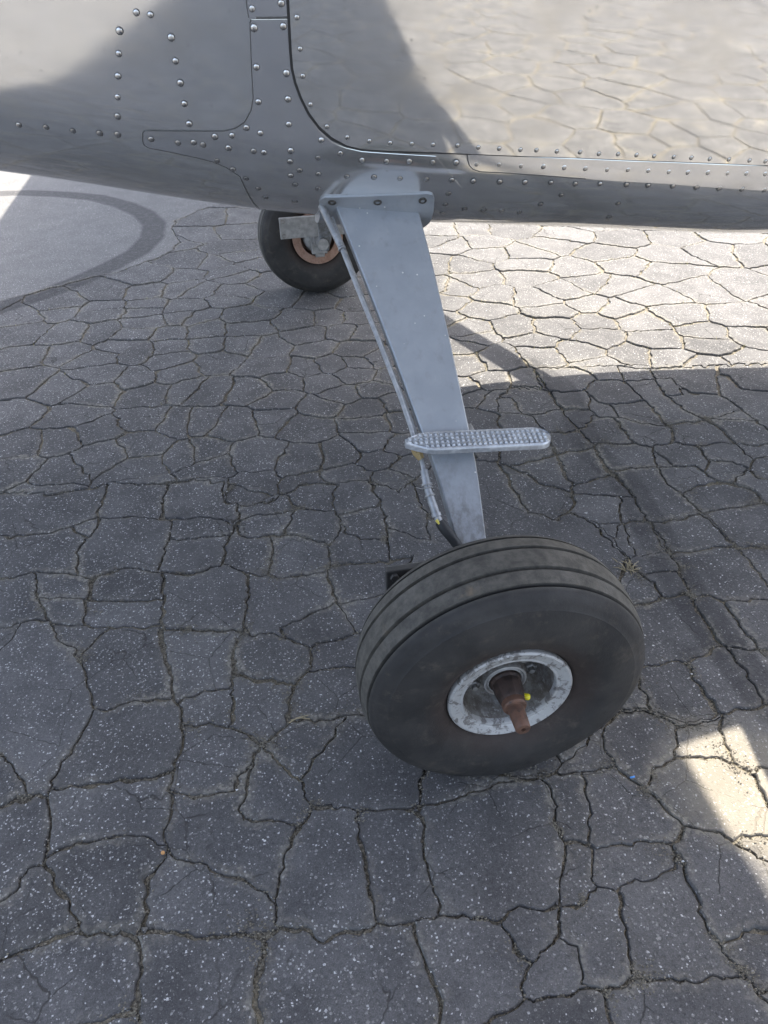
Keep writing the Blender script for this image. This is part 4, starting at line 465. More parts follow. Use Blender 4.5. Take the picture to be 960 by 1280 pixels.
# spring legs, brake lines, axle plates: near side in place, far side mirrored about the middle of the body
def mirror(mb):
    mb.v = [(x, 2*SYMY-y, z) for x, y, z in mb.v]; return mb
def leg_y(z): return .12+(z-.22)/1.05+.026*max(0., (z-.58)/.16)**2
LEGX = [(.20, -.004, .030), (.23, -.008, .032), (.30, -.014, .037), (.39, -.028, .042), (.47, -.050, .038), (.553, -.072, .0325), (.65, -.100, .026), (.745, -.129, .018), (.86, -.165, .010)]
def leg_mb():
    mb = MB(); vs = []; nz = Vector((0, -1.05, 1)).normalized()*-1
    zz = np.linspace(.20, .86, 24); t = [a[0] for a in LEGX]
    for z in zz:
        xl = float(np.interp(z, t, [a[1] for a in LEGX])); xr = float(np.interp(z, t, [a[2] for a in LEGX])); th = .024-.006*(z-.2)/.6
        y = leg_y(z); nrm = Vector((0, -1, 1/1.05)).normalized(); dn = Vector((0, -nrm.y, -nrm.z))
        c = .0022
        for x, d in ((xl+c, 0), (xl, -c), (xl, -th+c), (xl+c, -th), (xr-c, -th), (xr, -th+c), (xr, -c), (xr-c, 0)):
            vs.append((x, y+nrm.y*d, z+nrm.z*d))
    fs = []
    for i in range(len(zz)-1):
        for k in range(8): a, b = i*8+k, i*8+(k+1) % 8; fs.append((a, b, b+8, a+8))
    fs += [tuple(range(8)), tuple((len(zz)-1)*8+k for k in range(8))]
    return mb.add(vs, fs)
part('gear_leg', leg_mb(), LEGP, angle=20); part('gear_leg', mirror(leg_mb()), LEGP, angle=20)
LN = Vector((0, -1, 1/1.05)).normalized()
def on_leg(x, z, d): y = leg_y(z); return (x, y+LN.y*d, z+LN.z*d)
def line_mb():
    a, b, c = MB(), MB(), MB()
    a.tube([on_leg(-.155, .748, -.002), on_leg(-.132, .693, -.002)], .0062, 12).tube([on_leg(-.1318, .692, -.002), on_leg(-.131, .690, -.002)], .0072, 12)
    b.tube([on_leg(-.134, .70, -.002), on_leg(-.1145, .635, -.002), on_leg(-.0955, .576, -.002), on_leg(-.070, .49, -.002), on_leg(-.0605, .45, -.003), on_leg(-.055, .42, -.006)], .0040, 10)
    # flat guide rail between the tube and the leg
    c.tube([on_leg(-.138, .735, -.012), on_leg(-.113, .65, -.012), on_leg(-.070, .51, -.012), on_leg(-.050, .44, -.012)], .0035, 6)
    return a, b, c
for f in (lambda m: m, mirror):
    a, b, c = line_mb(); t = part('brake_line', f(b), TUBEM); part('sleeve', f(a), TUBEM, t); part('guide_rail', f(c), TUBEM, t)
h0 = [on_leg(-.0555, .425, .000), on_leg(-.0515, .403, .002), on_leg(-.0505, .372, .004), on_leg(-.042, .335, .006), on_leg(-.033, .321, .006), on_leg(-.012, .298, .000), on_leg(.0, .27, -.012)]
def lerp3(t):
    t = t*(len(h0)-1); i = min(int(t), len(h0)-2); return Vector(h0[i]).lerp(Vector(h0[i+1]), t-i)
mb = MB(); mb.tube([lerp3(.0), lerp3(.12), lerp3(.22)], .0038, 10)
hose = part('brake_hose', mb, TUBEM)
mb = MB()
for t0, t1, r0 in ((.20, .29, .0070), (.29, .31, .0088), (.31, .36, .0066), (.36, .375, .0084), (.375, .47, .0070), (.47, .49, .0085), (.49, .55, .0062)): mb.tube([lerp3(t0), lerp3((t0+t1)/2), lerp3(t1)], r0, 14)
part('hose_fitting', mb, TUBEM, hose)
mb = MB(); mb.tube([lerp3(.545), lerp3(.60), lerp3(.66), lerp3(.75), lerp3(.85), lerp3(.97)], [.0086, .0092, .0092, .0090, .0086, .008], 14); part('rubber_hose', mb, RUBBER, hose)
mb = MB()
for t in (.305, .325, .37):
    c = lerp3(t); ax = (lerp3(t+.01)-lerp3(t-.01)).normalized(); u = ax.orthogonal().normalized(); w = ax.cross(u)
    ring = [c+(u*math.cos(a)+w*math.sin(a))*.0090 for a in np.linspace(0, 6.283, 15)]; mb.tube(ring, .0011, 5)
c = lerp3(.315); mb.tube([c, c+Vector((-.012, -.004, .001)), c+Vector((-.020, -.003, .004))], .0009, 5)
part('tie_wire', mb, GREYM, hose)
mb = MB(); c = lerp3(.50); d = lerp3(.56)
mb.tube([c+Vector((-.004, -.006, .002)), d+Vector((-.003, -.0065, .002))], .0026, 6); part('yellow_mark', mb, plain('yellow_paint', (.62, .50, .06), .5), hose)

# cast step with raised studs
mb = MB(); A = Vector((-.080, .300, .4510)); B = Vector((.174, .296, .4310)); ax = (B-A).normalized(); LL = (B-A).length
side = Vector((0, 1, 0)); side = (side-ax*side.dot(ax)).normalized(); upv = ax.cross(side).normalized()
if upv.z < 0: upv = -upv
def half_w(t):
    t = min(max(t, 0), 1); w = .0285
    if t < .20: w = .0285*(.18+.82*math.sin(t/.20*math.pi/2))
    if t > .90: w = .0285*math.sqrt(max(0.02, 1-((t-.90)/.10)**2))
    return w
ts = np.unique(np.concatenate([np.linspace(0, .2, 12), np.linspace(.2, .9, 20), .9+.1*np.sin(np.linspace(0, math.pi/2, 12))]))
cs = lambda t: A+ax*(LL*t)
sec = [(-1, -.010), (-1.02, -.003), (-1, .0000), (-.93, .0016), (-.86, .0002), (.86, .0002), (.93, .0016), (1, .0), (1.02, -.003), (1, -.010)]
vs = []; m_ = len(sec)
for t in ts:
    w = half_w(float(t)); vs += [cs(float(t))+side*(w*a)+upv*h for a, h in sec]
fs = [(i*m_+k, i*m_+(k+1) % m_, (i+1)*m_+(k+1) % m_, (i+1)*m_+k) for i in range(len(ts)-1) for k in range(m_)]
fs += [tuple(range(m_)), tuple((len(ts)-1)*m_+k for k in range(m_))]
mb.add(vs, fs); step = part('step', mb, STEPM, angle=50)
mb = MB()
for i in range(27):
    t = .030+i*.0357
    for j in range(4):
        o = (j-1.5)*.0118; tt = t+(j-1.5)*.006; w = half_w(tt)
        if abs(o) > w*.80 or tt > .985: continue
        c = cs(tt)+side*o; a_, b_ = .0031, .0040
        q = [c+ax*x*a_+side*y*b_ for x, y in ((-1, -1), (1, -1), (1, 1), (-1, 1))]; p2 = [c+ax*x*a_*.5+side*y*b_*.6+upv*.0034 for x, y in ((-1, -1), (1, -1), (1, 1), (-1, 1))]
        mb.add(q+p2, [(4, 5, 6, 7), (0, 1, 5, 4), (1, 2, 6, 5), (2, 3, 7, 6), (3, 0, 4, 7)])
part('stud', mb, STEPM, step, False, kind='stuff')
mb = MB(); mb.box((-.045, .318, .418), (.050, .352, .440)); o = part('bracket', mb, GREYM, step, False); bevel(o, .003)
mb = MB(); mb.tube([on_leg(-.064, .432, .003), on_leg(-.058, .420, .004), on_leg(-.053, .411, .003)], [.007, .009, .006], 8); part('clip', mb, rust('yellowed_clip', (.20, .15, .07), (.30, .22, .10), (.10, .07, .04)), step)

# wheels
def groove_profile():
    """tyre section (radius, axial) from inner bead over the tread to the outer bead, with four grooves"""
    base = [(.094, .052), (.0985, .0605), (.107, .0685), (.120, .0750), (.138, .0786), (.155, .0790), (.172, .0772), (.186, .0735), (.1885, .0730), (.1900, .0712), (.197, .0690), (.2052, .0640), (.2092, .0597)]
    tr = [(.2118, .0562)]
    def crown(a): return .2225-.0107*(abs(a)/.0562)**2.4
    for gc, w in ((.0500, .0023), (.0235, .0030), (-.0185, .0030), (-.0470, .0022)):
        tr += [(crown(gc+w+.0004), gc+w+.0006), (crown(gc)-.0055, gc+w-.0004), (crown(gc)-.0055, gc-w+.0004), (crown(gc-w-.0004), gc-w-.0006)]
        if gc > -.04: tr.append((crown(gc-.0135), gc-.0135))
    other = [(r_, -a) for r_, a in reversed(base)]
    return base+tr+[(.2118, -.0562)]+other
Tprof = groove_profile()
T_TYRE = None
def wheel_meshes():
    M = {}
    mb = MB(); mb.lathe([(r_, z) for r_, z in Tprof], 128); v_ = []
    for x, y, z in mb.v:                                    # the foot of the tyre is flattened and bulges
        k = max(0., 1-abs(x)/.12)*max(0., min(1., (-y-.10)/.09))
        yy = max(y, -.2148+z*CAMBER) if y < -.19 else y
        if abs(z) > .055: z *= 1+.055*k
        v_.append((x, yy, z))
    mb.v = v_; M['tyre'] = mb.mesh('tyre', TYRE, True, 38)
    # flange ring and bowl of the outer half
    mb = MB(); mb.lathe([(.0905, .048), (.0945, .054), (.0965, .0600), (.0955, .0645), (.0925, .0665), (.0895, .0655), (.0870, .0640), (.0790, .0628), (.0772, .0612), (.0755, .0618), (.0728, .0608), (.0715, .0580), (.0712, .050)], 96); M['rim'] = mb.mesh('rim', RIMP, True, 40)
    mb = MB(); mb.lathe([(.0725, .054), (.0705, .0500), (.0680, .0300), (.0645, .0120), (.0590, .0050), (.0480, .0030), (.0400, .0060), (.0372, .0120), (.0350, .0320), (.0337, .0350), (.0250, .0350), (.0245, .0300), (.0, .0300)], 96); M['bowl'] = mb.mesh('bowl', BOWLM, True, 40)
    mb = MB(); mb.lathe([(.0905, -.048), (.0945, -.054), (.0965, -.0600), (.0955, -.0645), (.0925, -.0665), (.085, -.066), (.070, -.063), (.066, -.03), (.05, -.02), (.0, -.02)], 72); M['inner_rim'] = mb.mesh('inner_rim', RUSTO, True, 40)
    mb = MB()
    if True:                                               # one web of the bowl
        vs = [Vector(p) for p in ((.036, -.006, .000), (.067, -.012, .000), (.067, .012, .000), (.036, .006, .000), (.036, -.004, .026), (.069, -.006, .034), (.069, .006, .034), (.036, .004, .026))]
        mb.add(vs, [(4, 5, 6, 7), (0, 1, 5, 4), (1, 2, 6, 5), (2, 3, 7, 6), (3, 0, 4, 7)])
    M['web'] = mb.mesh('web', BOWLM, False)
    mb = MB(); mb.lathe([(.0105, .001), (.0105, .0095), (.0085, .0115), (.0085, .0085), (.005, .0085), (.005, .016), (0, .0165)], 6); M['rim_bolt'] = mb.mesh('rim_bolt', GREYM, False)
    mb = MB(); mb.lathe([(.0333, .034), (.0333, .0372), (.0310, .0384), (.0290, .0372), (.0283, .0360), (.0272, .0372), (.0258, .0372), (.0250, .034)], 56); M['grease_seal'] = mb.mesh('grease_seal', GREYM, True, 30)
    mb = MB(); mb.lathe([(.0245, .028), (.0245, .040), (.0225, .0435), (.0225, .052), (.0205, .066), (.0190, .074), (.0180, .0765), (.010, .0768), (0, .0768)], 12)
    M['axle_nut'] = mb.mesh('axle_nut', RUSTD, True, 25)
    mb = MB(); mb.lathe([(.0165, .072), (.0182, .0770), (.0182, .0850), (.0165, .0875), (.0125, .0885), (.0118, .110), (.0112, .1235), (.0100, .1255), (.0038, .1257), (.0034, .1215), (0, .1215)], 32); M['axle'] = mb.mesh('axle', RUST, True, 30)
    mb = MB(); mb.lathe([(.0045, -.006), (.0052, .0), (.005, .003), (.0034, .0054), (0, .006)], 14); M['grease_cap'] = mb.mesh('grease_cap', plain('yellow_plastic', (.72, .62, .02), .35))
    mb = MB(); mb.lathe([(.066, -.070), (.0955, -.070), (.097, -.072), (.097, -.078), (.0955, -.080), (.066, -.080)], 72, True); M['brake_disc'] = mb.mesh('brake_disc', RUSTO, True, 30)
    mb = MB(); mb.lathe([(.0, -.13), (.021, -.13), (.024, -.115), (.030, -.09), (.043, -.084), (.050, -.080), (.056, -.066), (.056, -.02)], 40); M['inner_hub'] = mb.mesh('inner_hub', GREYM, True, 30)
    mb = MB(); mb.lathe([(.0030, .0), (.0032, .012), (.0028, .014), (0, .0145)], 10); M['valve'] = mb.mesh('valve', RUBBER)
    mb = MB(); mb.box((-.030, -.052, -.108), (.030, .030, -.080)); mb.box((-.020, -.066, -.100), (.016, -.050, -.084)); M['caliper'] = mb.mesh('caliper', GREYM, False)
    return M
CAMBER, TOE = .0586, -.0172
WM = wheel_meshes()
def wheel(c, sgn, spin):
    ax = Vector((math.sin(TOE)*math.cos(CAMBER), sgn*math.cos(TOE)*math.cos(CAMBER), -math.sin(CAMBER))); uy = (Vector((0, 0, 1))-ax*ax.z).normalized(); ux = uy.cross(ax)
    M4 = Matrix((ux, uy, ax)).transposed().to_4x4(); M4.translation = Vector(c)-ROOT
    w = link('wheel', WM['rim'], plane); w.matrix_basis = M4@Matrix.Rotation(spin, 4, 'Z')
    for k in ('tyre', 'bowl', 'inner_rim', 'grease_seal', 'axle_nut', 'axle', 'brake_disc', 'inner_hub'):
        o = link(k, WM[k], w)
        if k == 'tyre': o.rotation_euler = (0, 0, -spin)
    for k in range(3):
        link('web', WM['web'], w).rotation_euler = (0, 0, 2*math.pi*k/3+2.5)
        a = 2*math.pi*k/3+2.5+1.05; link('rim_bolt', WM['rim_bolt'], w, (.0535*math.cos(a), .0535*math.sin(a), 0))
    o = link('caliper', WM['caliper'], w); o.rotation_euler = (0, 0, -spin); bevel(o, .003)
    return w, M4
w1, M1 = wheel((0, 0, .2165), -1, .35); w2, M2 = wheel((-.0071, 2.3046, .2165), 1, 1.9)
o = link('grease_cap', WM['grease_cap'], w1); o.matrix_basis = Matrix.Rotation(-.35, 4, 'Z')@Matrix.Translation((.0245, -.0065, .066))@Matrix.Rotation(1.2, 4, 'Y')
# axle plates with bolts inboard of the wheels
def plate_mb(x1):
    mb = MB(); mb.box((-.150, .128, .246), (x1, .142, .322)); return mb
for f, mt, x1 in ((lambda m: m, BLACKM, .085), (mirror, GREYM, .125)):
    ap = part('axle_plate', f(plate_mb(x1)), mt, None, False); bevel(ap, .002)
    for bx, bz in ((-.137, .310), (-.137, .258), (-.080, .284), (-.045, .288), (.0, .286), (.012, .262), (.035, .270), (.030, .292)):
        mb = MB(); hx = bx in (-.137, .030)
        Mx = Matrix.Translation((bx, .128, bz))@Matrix.Rotation(math.radians(90), 4, 'X')
        mb.lathe([(.0072, -.017), (.0072, .004), (.0062, .0055), (.0, .0055)] if hx else [(.0045, -.0155), (.0045, .0008), (0, .0008)], 6 if hx else 10, M=Mx)
        part('bolt', f(mb), (RUST if mt is GREYM else BLACKM) if hx else RUSTD, ap, False)
    mb = MB(); mb.tube([(0, .05, .2225), (0, .20, .232)], .021, 20); part('axle_stub', f(mb), GREYM)

# wings and lift struts (they shade the pavement; only their reflections and shadows are in view)
WING = skin_mat('wing_aluminium', (.72, .72, .71), .2, .35, .04)
def wing_mb():
    prof = [(0, 0), (.012, .045), (.05, .085), (.15, .135), (.30, .155), (.5, .135), (.75, .075), (1, .012), (1, 0), (.75, -.012), (.4, -.022), (.15, -.026), (.04, -.02)]
    mb = MB(); xle, ch = -.62, 1.82; vs = []
    ys = [SYMY-5.1, SYMY-5.0, SYMY-3, SYMY-1.5, SYMY-.4, SYMY+.4, SYMY+1.5, SYMY+3, SYMY+5.0, SYMY+5.1]
    for y in ys:
        tip = .9 if abs(y-SYMY) > 5.05 else 1.
        for x, z in prof: vs.append((xle+ch*(.5+(x-.5)*tip), y, 2.0+z*tip+.018*abs(y-SYMY)))
    m = len(prof); fs = [(i*m+k, i*m+(k+1) % m, (i+1)*m+(k+1) % m, (i+1)*m+k) for i in range(len(ys)-1) for k in range(m)]
    fs += [tuple(range(m)), tuple((len(ys)-1)*m+k for k in range(m))]
    return mb.add(vs, fs)
part('wing', wing_mb(), WING, angle=50)
def strut_mb():
    a, b = Vector((.87, .66, .70)), Vector((1.00, -1.30, 2.03)); d = (b-a).normalized(); ex = (Vector((1, 0, 0))-d*d.x).normalized(); ey = d.cross(ex)
    mb = MB(); n = 20; vs = []
    for p in (a, a.lerp(b, .5), b):
        for k in range(n):
            t = 2*math.pi*k/n; vs.append(p+ex*(.052*math.cos(t))+ey*(.017*math.sin(t)*(1+.35*math.cos(t+math.pi))))
    fs = [(i*n+k, i*n+(k+1) % n, (i+1)*n+(k+1) % n, (i+1)*n+k) for i in range(2) for k in range(n)]+[tuple(range(n)), tuple(2*n+k for k in range(n))]
    return mb.add(vs, fs)
WHITE = plain('white_strut_paint', (.80, .81, .82), .35)
part('lift_strut', strut_mb(), WHITE); part('lift_strut', mirror(strut_mb()), WHITE)

# ------------------------------------------------------------------ the cracked pavement
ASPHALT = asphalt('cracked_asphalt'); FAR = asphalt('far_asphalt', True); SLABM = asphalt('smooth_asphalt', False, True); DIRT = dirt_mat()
BX0, BX1, BY0, BY1 = -2.6, 3.0, -3.4, 5.4           # the part paved block by block
g = MB(); g.add([(-400, -400, -.0062), (400, -400, -.0062), (400, 400, -.0062), (-400, 400, -.0062)], [(0, 1, 2, 3)])
ground = link('ground', g.mesh('ground', DIRT, False), kind='structure')
g = MB(); E = 400
g.add([(-E, -E, 0), (E, -E, 0), (E, BY0, 0), (-E, BY0, 0), (-E, BY1, 0), (E, BY1, 0), (E, E, 0), (-E, E, 0), (BX0, BY0, 0), (BX0, BY1, 0), (BX1, BY0, 0), (BX1, BY1, 0)],
      [(0, 1, 2, 3), (4, 5, 6, 7), (3, 8, 9, 4), (10, 2, 5, 11)])
link('pavement', g.mesh('pavement', FAR, False), kind='structure')

def project(p):
    d = Vector(p)-CAM_POS; z = d.dot(fw)
    return (480+FPX*d.dot(cr)/z, 640-FPX*d.dot(cu)/z) if z > .05 else (-9e9, -9e9)
rng = random.Random(11)
SLAB = [(BX0, 1.78), (-1.95, 2.12), (-1.362, 2.434), (-1.282, 2.492), (-1.142, 2.585), (-.99, 2.663), (-.831, 2.744), (-.664, 2.877), (-.579, 3.097), (-.622, 3.325), (-.597, 3.478), (-.483, 3.647), (-.308, 3.762), (-.20, 4.5), (-.24, BY1), (BX0, BY1)]
def in_poly(poly, x, y):
    c = False; j = len(poly)-1
    for i in range(len(poly)):
        xi, yi = poly[i]; xj, yj = poly[j]
        if (yi > y) != (yj > y) and x < (xj-xi)*(y-yi)/(yj-yi)+xi: c = not c
        j = i
    return c
def in_slab(x, y): return in_poly(SLAB, x, y)
seeds = [(x, y, 0) for x, y in SEEDS if not in_slab(x, y)]
def near_seed(x, y, d): return any(abs(a-x) < d and abs(b-y) < d and math.hypot(a-x, b-y) < d for a, b, k in seeds)
tries = 0
NSEED = len(seeds)
core = [(a, b) for a, b, k in seeds]
while tries < 9000:
    tries += 1
    x, y = rng.uniform(BX0, BX1), rng.uniform(BY0, BY1)
    px, py = project((x, y, 0)); vis = -25 < px < 985 and 150 < py < 1300
    if in_slab(x, y): continue
    if vis and min(math.hypot(a-x, b-y) for a, b in core) < .24: continue
    if not near_seed(x, y, .135 if vis else .165): seeds.append((x, y, 0))
P = np.array([(a, b) for a, b, k in seeds])
def cell(i):
    x, y = P[i]; d = np.hypot(P[:, 0]-x, P[:, 1]-y); order = np.argsort(d)[1:40]
    poly = [(BX0, BY0, -1), (BX1, BY0, -1), (BX1, BY1, -1), (BX0, BY1, -1)]     # vertex + tag of the edge that leaves it
    for j in order:
        if d[j]/2 > max(math.hypot(q[0]-x, q[1]-y) for q in poly): break
        mx, my = (P[j]+P[i])/2; nx, ny = P[j]-P[i]; out = []
        sd = [(q[0]-mx)*nx+(q[1]-my)*ny for q in poly]; n = len(poly)
        for k in range(n):
            a, b = poly[k], poly[(k+1) % n]; sa, sb = sd[k], sd[(k+1) % n]
            if sa <= 0: out.append(a)
            if (sa <= 0) != (sb <= 0):
                t = sa/(sa-sb); c = (a[0]+t*(b[0]-a[0]), a[1]+t*(b[1]-a[1]))
                out.append((c[0], c[1], j if sa <= 0 else a[2]))
        poly = out
    return poly
def warp(x, y):
    if min(x-BX0, BX1-x, y-BY0, BY1-y) < 1e-4: return x, y
    far = 1. if not in_zone(x, y) else .30
    v = noise.noise_vector(Vector((x*5, y*5, .3)))*.026*far+noise.noise_vector(Vector((x*17, y*17, 4.)))*.0100*far+noise.noise_vector(Vector((x*48, y*48, 9.)))*.0072+noise.noise_vector(Vector((x*125, y*125, 2.)))*.0034
    return x+v.x, y+v.y
ZB = (min(p[0] for p in ZONE), max(p[0] for p in ZONE), min(p[1] for p in ZONE), max(p[1] for p in ZONE))
def in_zone(x, y): return ZB[0] < x < ZB[1] and ZB[2] < y < ZB[3] and in_poly(ZONE, x, y)
# the net of cracks: traced ones inside ZONE, cells round the seeds outside it
segs = []
for line in CRACKS+[ZONE+ZONE[:1], SLAB[:-1]]:
    for a, b in zip(line[:-1], line[1:]): segs.append((a, b, .0065))
done = set()
for i in range(len(seeds)):
    poly = cell(i)
    for k, a in enumerate(poly):
        b = poly[(k+1) % len(poly)]; key = (min(i, a[2]), max(i, a[2]))
        if a[2] >= 0 and key in done: continue
        done.add(key) if a[2] >= 0 else None
        
        px, py = project((a[0], a[1], 0)); vis = -120 < px < 1080 and 150 < py < 1420
        st = .010 if vis else .06
        m = max(1, int(math.hypot(b[0]-a[0], b[1]-a[1])/.02)); q = [(a[0]+(b[0]-a[0])*t/m, a[1]+(b[1]-a[1])*t/m) for t in range(m+1)]
        ins = [in_zone(*p) or in_slab(*p) for p in q]
        if a[2] < 0: ins = [False]*len(ins)
        if not any(ins): segs.append((a[:2], b[:2], st)); continue
        for t in range(m):
            if not (ins[t] and ins[t+1]): segs.append((q[t], q[t+1], st))
VI = {}; PV = []; CE = set()
def vid(x, y):
    k = (round(x, 4), round(y, 4))
    if k not in VI: VI[k] = len(PV); PV.append(Vector(warp(x, y)))
    return VI[k]
for a, b, st in segs:
    m = max(1, round(math.hypot(b[0]-a[0], b[1]-a[1])/st)); ids = [vid(a[0]+(b[0]-a[0])*t/m, a[1]+(b[1]-a[1])*t/m) for t in range(m+1)]
    for p, q in zip(ids[:-1], ids[1:]):
        if p != q: CE.add((min(p, q), max(p, q)))
V, _E, F, _ov, OE, _of = delaunay_2d_cdt(PV, list(CE), [], 0, 1e-5)
hard = {tuple(sorted(e)) for e, o in zip(_E, OE) if o}
tri_of = {}
for fi, f in enumerate(F):
    for k in range(len(f)): tri_of.setdefault(tuple(sorted((f[k], f[(k+1) % len(f)]))), []).append(fi)
par = list(range(len(F)))
def find(a):
    while par[a] != a: par[a] = par[par[a]]; a = par[a]
    return a
for e, ts in tri_of.items():
    if len(ts) == 2 and e not in hard: par[find(ts[0])] = find(ts[1])
reg = {}
for fi in range(len(F)): reg.setdefault(find(fi), []).append(fi)
deg = {}
for e in hard:
    for q in e: deg[q] = deg.get(q, 0)+1
loose = [q for q, d in deg.items() if d == 1]; nb_ = {}
for a, b in hard: nb_.setdefault(a, set()).add(b); nb_.setdefault(b, set()).add(a)
while loose:                                        # drop the spurs
    q = loose.pop()
    if len(nb_[q]) != 1: continue
    o = nb_[q].pop(); nb_[o].discard(q)
    if len(nb_[o]) == 1: loose.append(o)
deg = {q: len(v) for q, v in nb_.items()}
def outline(tris):
    he = {}
    for fi in tris:
        f = F[fi]
        for k in range(len(f)):
            a, b = f[k], f[(k+1) % len(f)]
            o = [t for t in tri_of[tuple(sorted((a, b)))] if t != fi]
            if not o or find(o[0]) != find(fi): he.setdefault(a, []).append(b)
    loops = []
    while he:
        s0 = next(iter(he)); loop = [s0]; c = s0
        while True:
            o_ = he[c]
            if len(o_) > 1 and len(loop) > 1:                # where the outline touches itself keep to one side
                p_ = V[loop[-2]]-V[c]; a0 = math.atan2(p_.y, p_.x)
                nx = min(o_, key=lambda q: (a0-math.atan2(V[q].y-V[c].y, V[q].x-V[c].x)) % (2*math.pi))
                o_.remove(nx)
            else: nx = o_.pop()
            if not he[c]: del he[c]
            if nx == s0 or nx not in he: break
            loop.append(nx); c = nx
        loops.append(loop)
    return max(loops, key=lambda l: abs(sum(V[l[k-1]].x*V[l[k]].y-V[l[k]].x*V[l[k-1]].y for k in range(len(l)))))
BLOCKS = []
for k_, tris in reg.items():
    l = outline(tris)
    if len(l) < 4: continue
    ar = sum(V[l[k-1]].x*V[l[k]].y-V[l[k]].x*V[l[k-1]].y for k in range(len(l)))/2
    if abs(ar) < 2e-4: continue
    if ar < 0: l = l[::-1]
    cx = sum(V[q].x for q in l)/len(l); cy = sum(V[q].y for q in l)/len(l); n = len(l)
    dc = [0. if deg.get(q, 0) > 2 else 9. for q in l]
    for pas in (range(2*n), range(2*n-1, -1, -1)):
        for k in pas:
            i0 = k % n; j0 = (k-1) % n if pas[0] == 0 else (k+1) % n
            dc[i0] = min(dc[i0], dc[j0]+(V[l[i0]]-V[l[j0]]).length)
    BLOCKS.append(([(V[q].x, V[q].y, d) for q, d in zip(l, dc)], cx, cy, abs(ar)))
def add_block(mb, wear, i, pts, cx, cy, area, fine):
    """one block of pavement: vertical broken edge, worn rim, level top"""
    r = random.Random(i*7+1); n = len(pts)
    tx, ty, dz = r.uniform(-.012, .012), r.uniform(-.012, .012), r.uniform(-.0025, .0015)
    if area > 1.5: tx = ty = dz = 0
    sc = min(1., math.sqrt(area)/.13)
    nrm = []
    for k in range(n):
        a, b = pts[k-2], pts[(k+2) % n]; ex, ey = b[0]-a[0], b[1]-a[1]; L = math.hypot(ex, ey) or 1.; nrm.append((-ey/L, ex/L))
    g0 = []
    for k, (x, y, dc) in enumerate(pts):
        nz = noise.noise(Vector((x*3.1, y*3.1, 7.)))*.5+.5; n2 = noise.noise(Vector((x*80, y*80, 2.+i))); n3 = noise.noise(Vector((x*28, y*28, 5.+i)))
        w = .0010+.0028*max(0, nz-.40)**1.3*2.2
        w *= 1+.7*n3
        w += .0009*max(0., min(1., (y-.35)/.9))+.0009*max(0., min(1., (x-.15)/.3))
        if not fine: w += .0022
        chip = max(0., noise.noise(Vector((x*8, y*8, 1.5+i*.37)))-.22)*.020*(.3+math.exp(-dc/.02))+max(0., noise.noise(Vector((x*31, y*31, 3.1+i*.21)))-.20)*.011
        g0.append((w+.0007*n2+chip)*sc)
    def ring(ins, z, rough=0.):
        out = []
        for k, (x, y, dc) in enumerate(pts):
            nx, ny = nrm[k]; vx, vy = cx-x, cy-y; D = math.hypot(vx, vy) or 1.
            f = .25 if nx*vx+ny*vy > 0 else 0.
            nx, ny = nx*(1-f)+vx/D*f, ny*(1-f)+vy/D*f
            d = min(g0[k]+ins*sc, D*.7); X, Y = x+nx*d, y+ny*d
            out.append((X, Y, z+dz+tx*(X-cx)+ty*(Y-cy)+rough*noise.noise(Vector((X*55, Y*55, 3.)))))
        return out
    rings = [(0, -.016, 0, 1.), (0, -.0026, .0026, 1.), (.0022, -.0004, .0012, 1.)] if fine else [(0, -.016, 0, 1.), (.001, -.001, 0, 1.)]
    vs = []
    for ins, z, ro, we in rings: vs += ring(ins, z, ro)
    fs = []
    for q in range(len(rings)-1):
        for k in range(n): a, b = q*n+k, q*n+(k+1) % n; fs.append((a, b, b+n, a+n))
    ws = [1.]*len(vs); rim = vs[-n:]; inner = []
    if fine: inner = ring(.011, 0., .0010)[::2]+ring(.026, 0., .0008)[1::3]
    elif area < 1.5: inner = ring(.02, 0.)[::2]
    B2 = np.array([(q[0], q[1]) for q in rim])
    def keep(q): return np.min(np.hypot(B2[:, 0]-q[0], B2[:, 1]-q[1])) > .005*sc
    inner = [q for q in inner if keep(q) and in_poly(rim2, q[0], q[1])] if (rim2 := [(q[0], q[1]) for q in rim]) else []
    V2, _e, F2, *_r = delaunay_2d_cdt([Vector(q[:2]) for q in rim+inner], [(k, (k+1) % n) for k in range(n)], [], 1, 1e-6)
    o_ids = _r[0]; allp = rim+inner; base = len(vs)
    for vi, v in enumerate(V2):
        src = o_ids[vi]; z = allp[src[0]][2] if src else dz
        vs.append((v.x, v.y, z)); d = float(np.min(np.hypot(B2[:, 0]-v.x, B2[:, 1]-v.y)))
        ws.append(max(0., 1-d/.026) if not (src and src[0] < n) else 1.)
    fs += [tuple(base+q for q in f) for f in F2]
    mb.add(vs, fs); wear += ws
def finish(mb, wear, name, mat=ASPHALT, **props):
    m = mb.mesh(name, mat, True, 50)
    a = m.attributes.new('wear', 'FLOAT', 'POINT')
    if len(a.data) == len(wear): a.data.foreach_set('value', wear)
    return link(name, m, ground, **props)
score = []
for i, (pts, cx, cy, area) in enumerate(BLOCKS):
    pp = [project((q[0], q[1], 0)) for q in pts]; xs_ = [q[0] for q in pp]; ys_ = [q[1] for q in pp]
    vis = max(xs_) > 0 and min(xs_) < 960 and max(ys_) > 205 and min(ys_) < 1280 and min(ys_) > -1e6
    w_ = (min(max(xs_), 960)-max(min(xs_), 0))*(min(max(ys_), 1280)-max(min(ys_), 200)) if vis else 0
    score.append((-w_, i, vis))
single = {i for w_, i, v in sorted(score)[:296] if v and BLOCKS[i][3] < 1.5}
rest, rw = MB(), []
EDGES = []                                          # crack points in view, for the grit
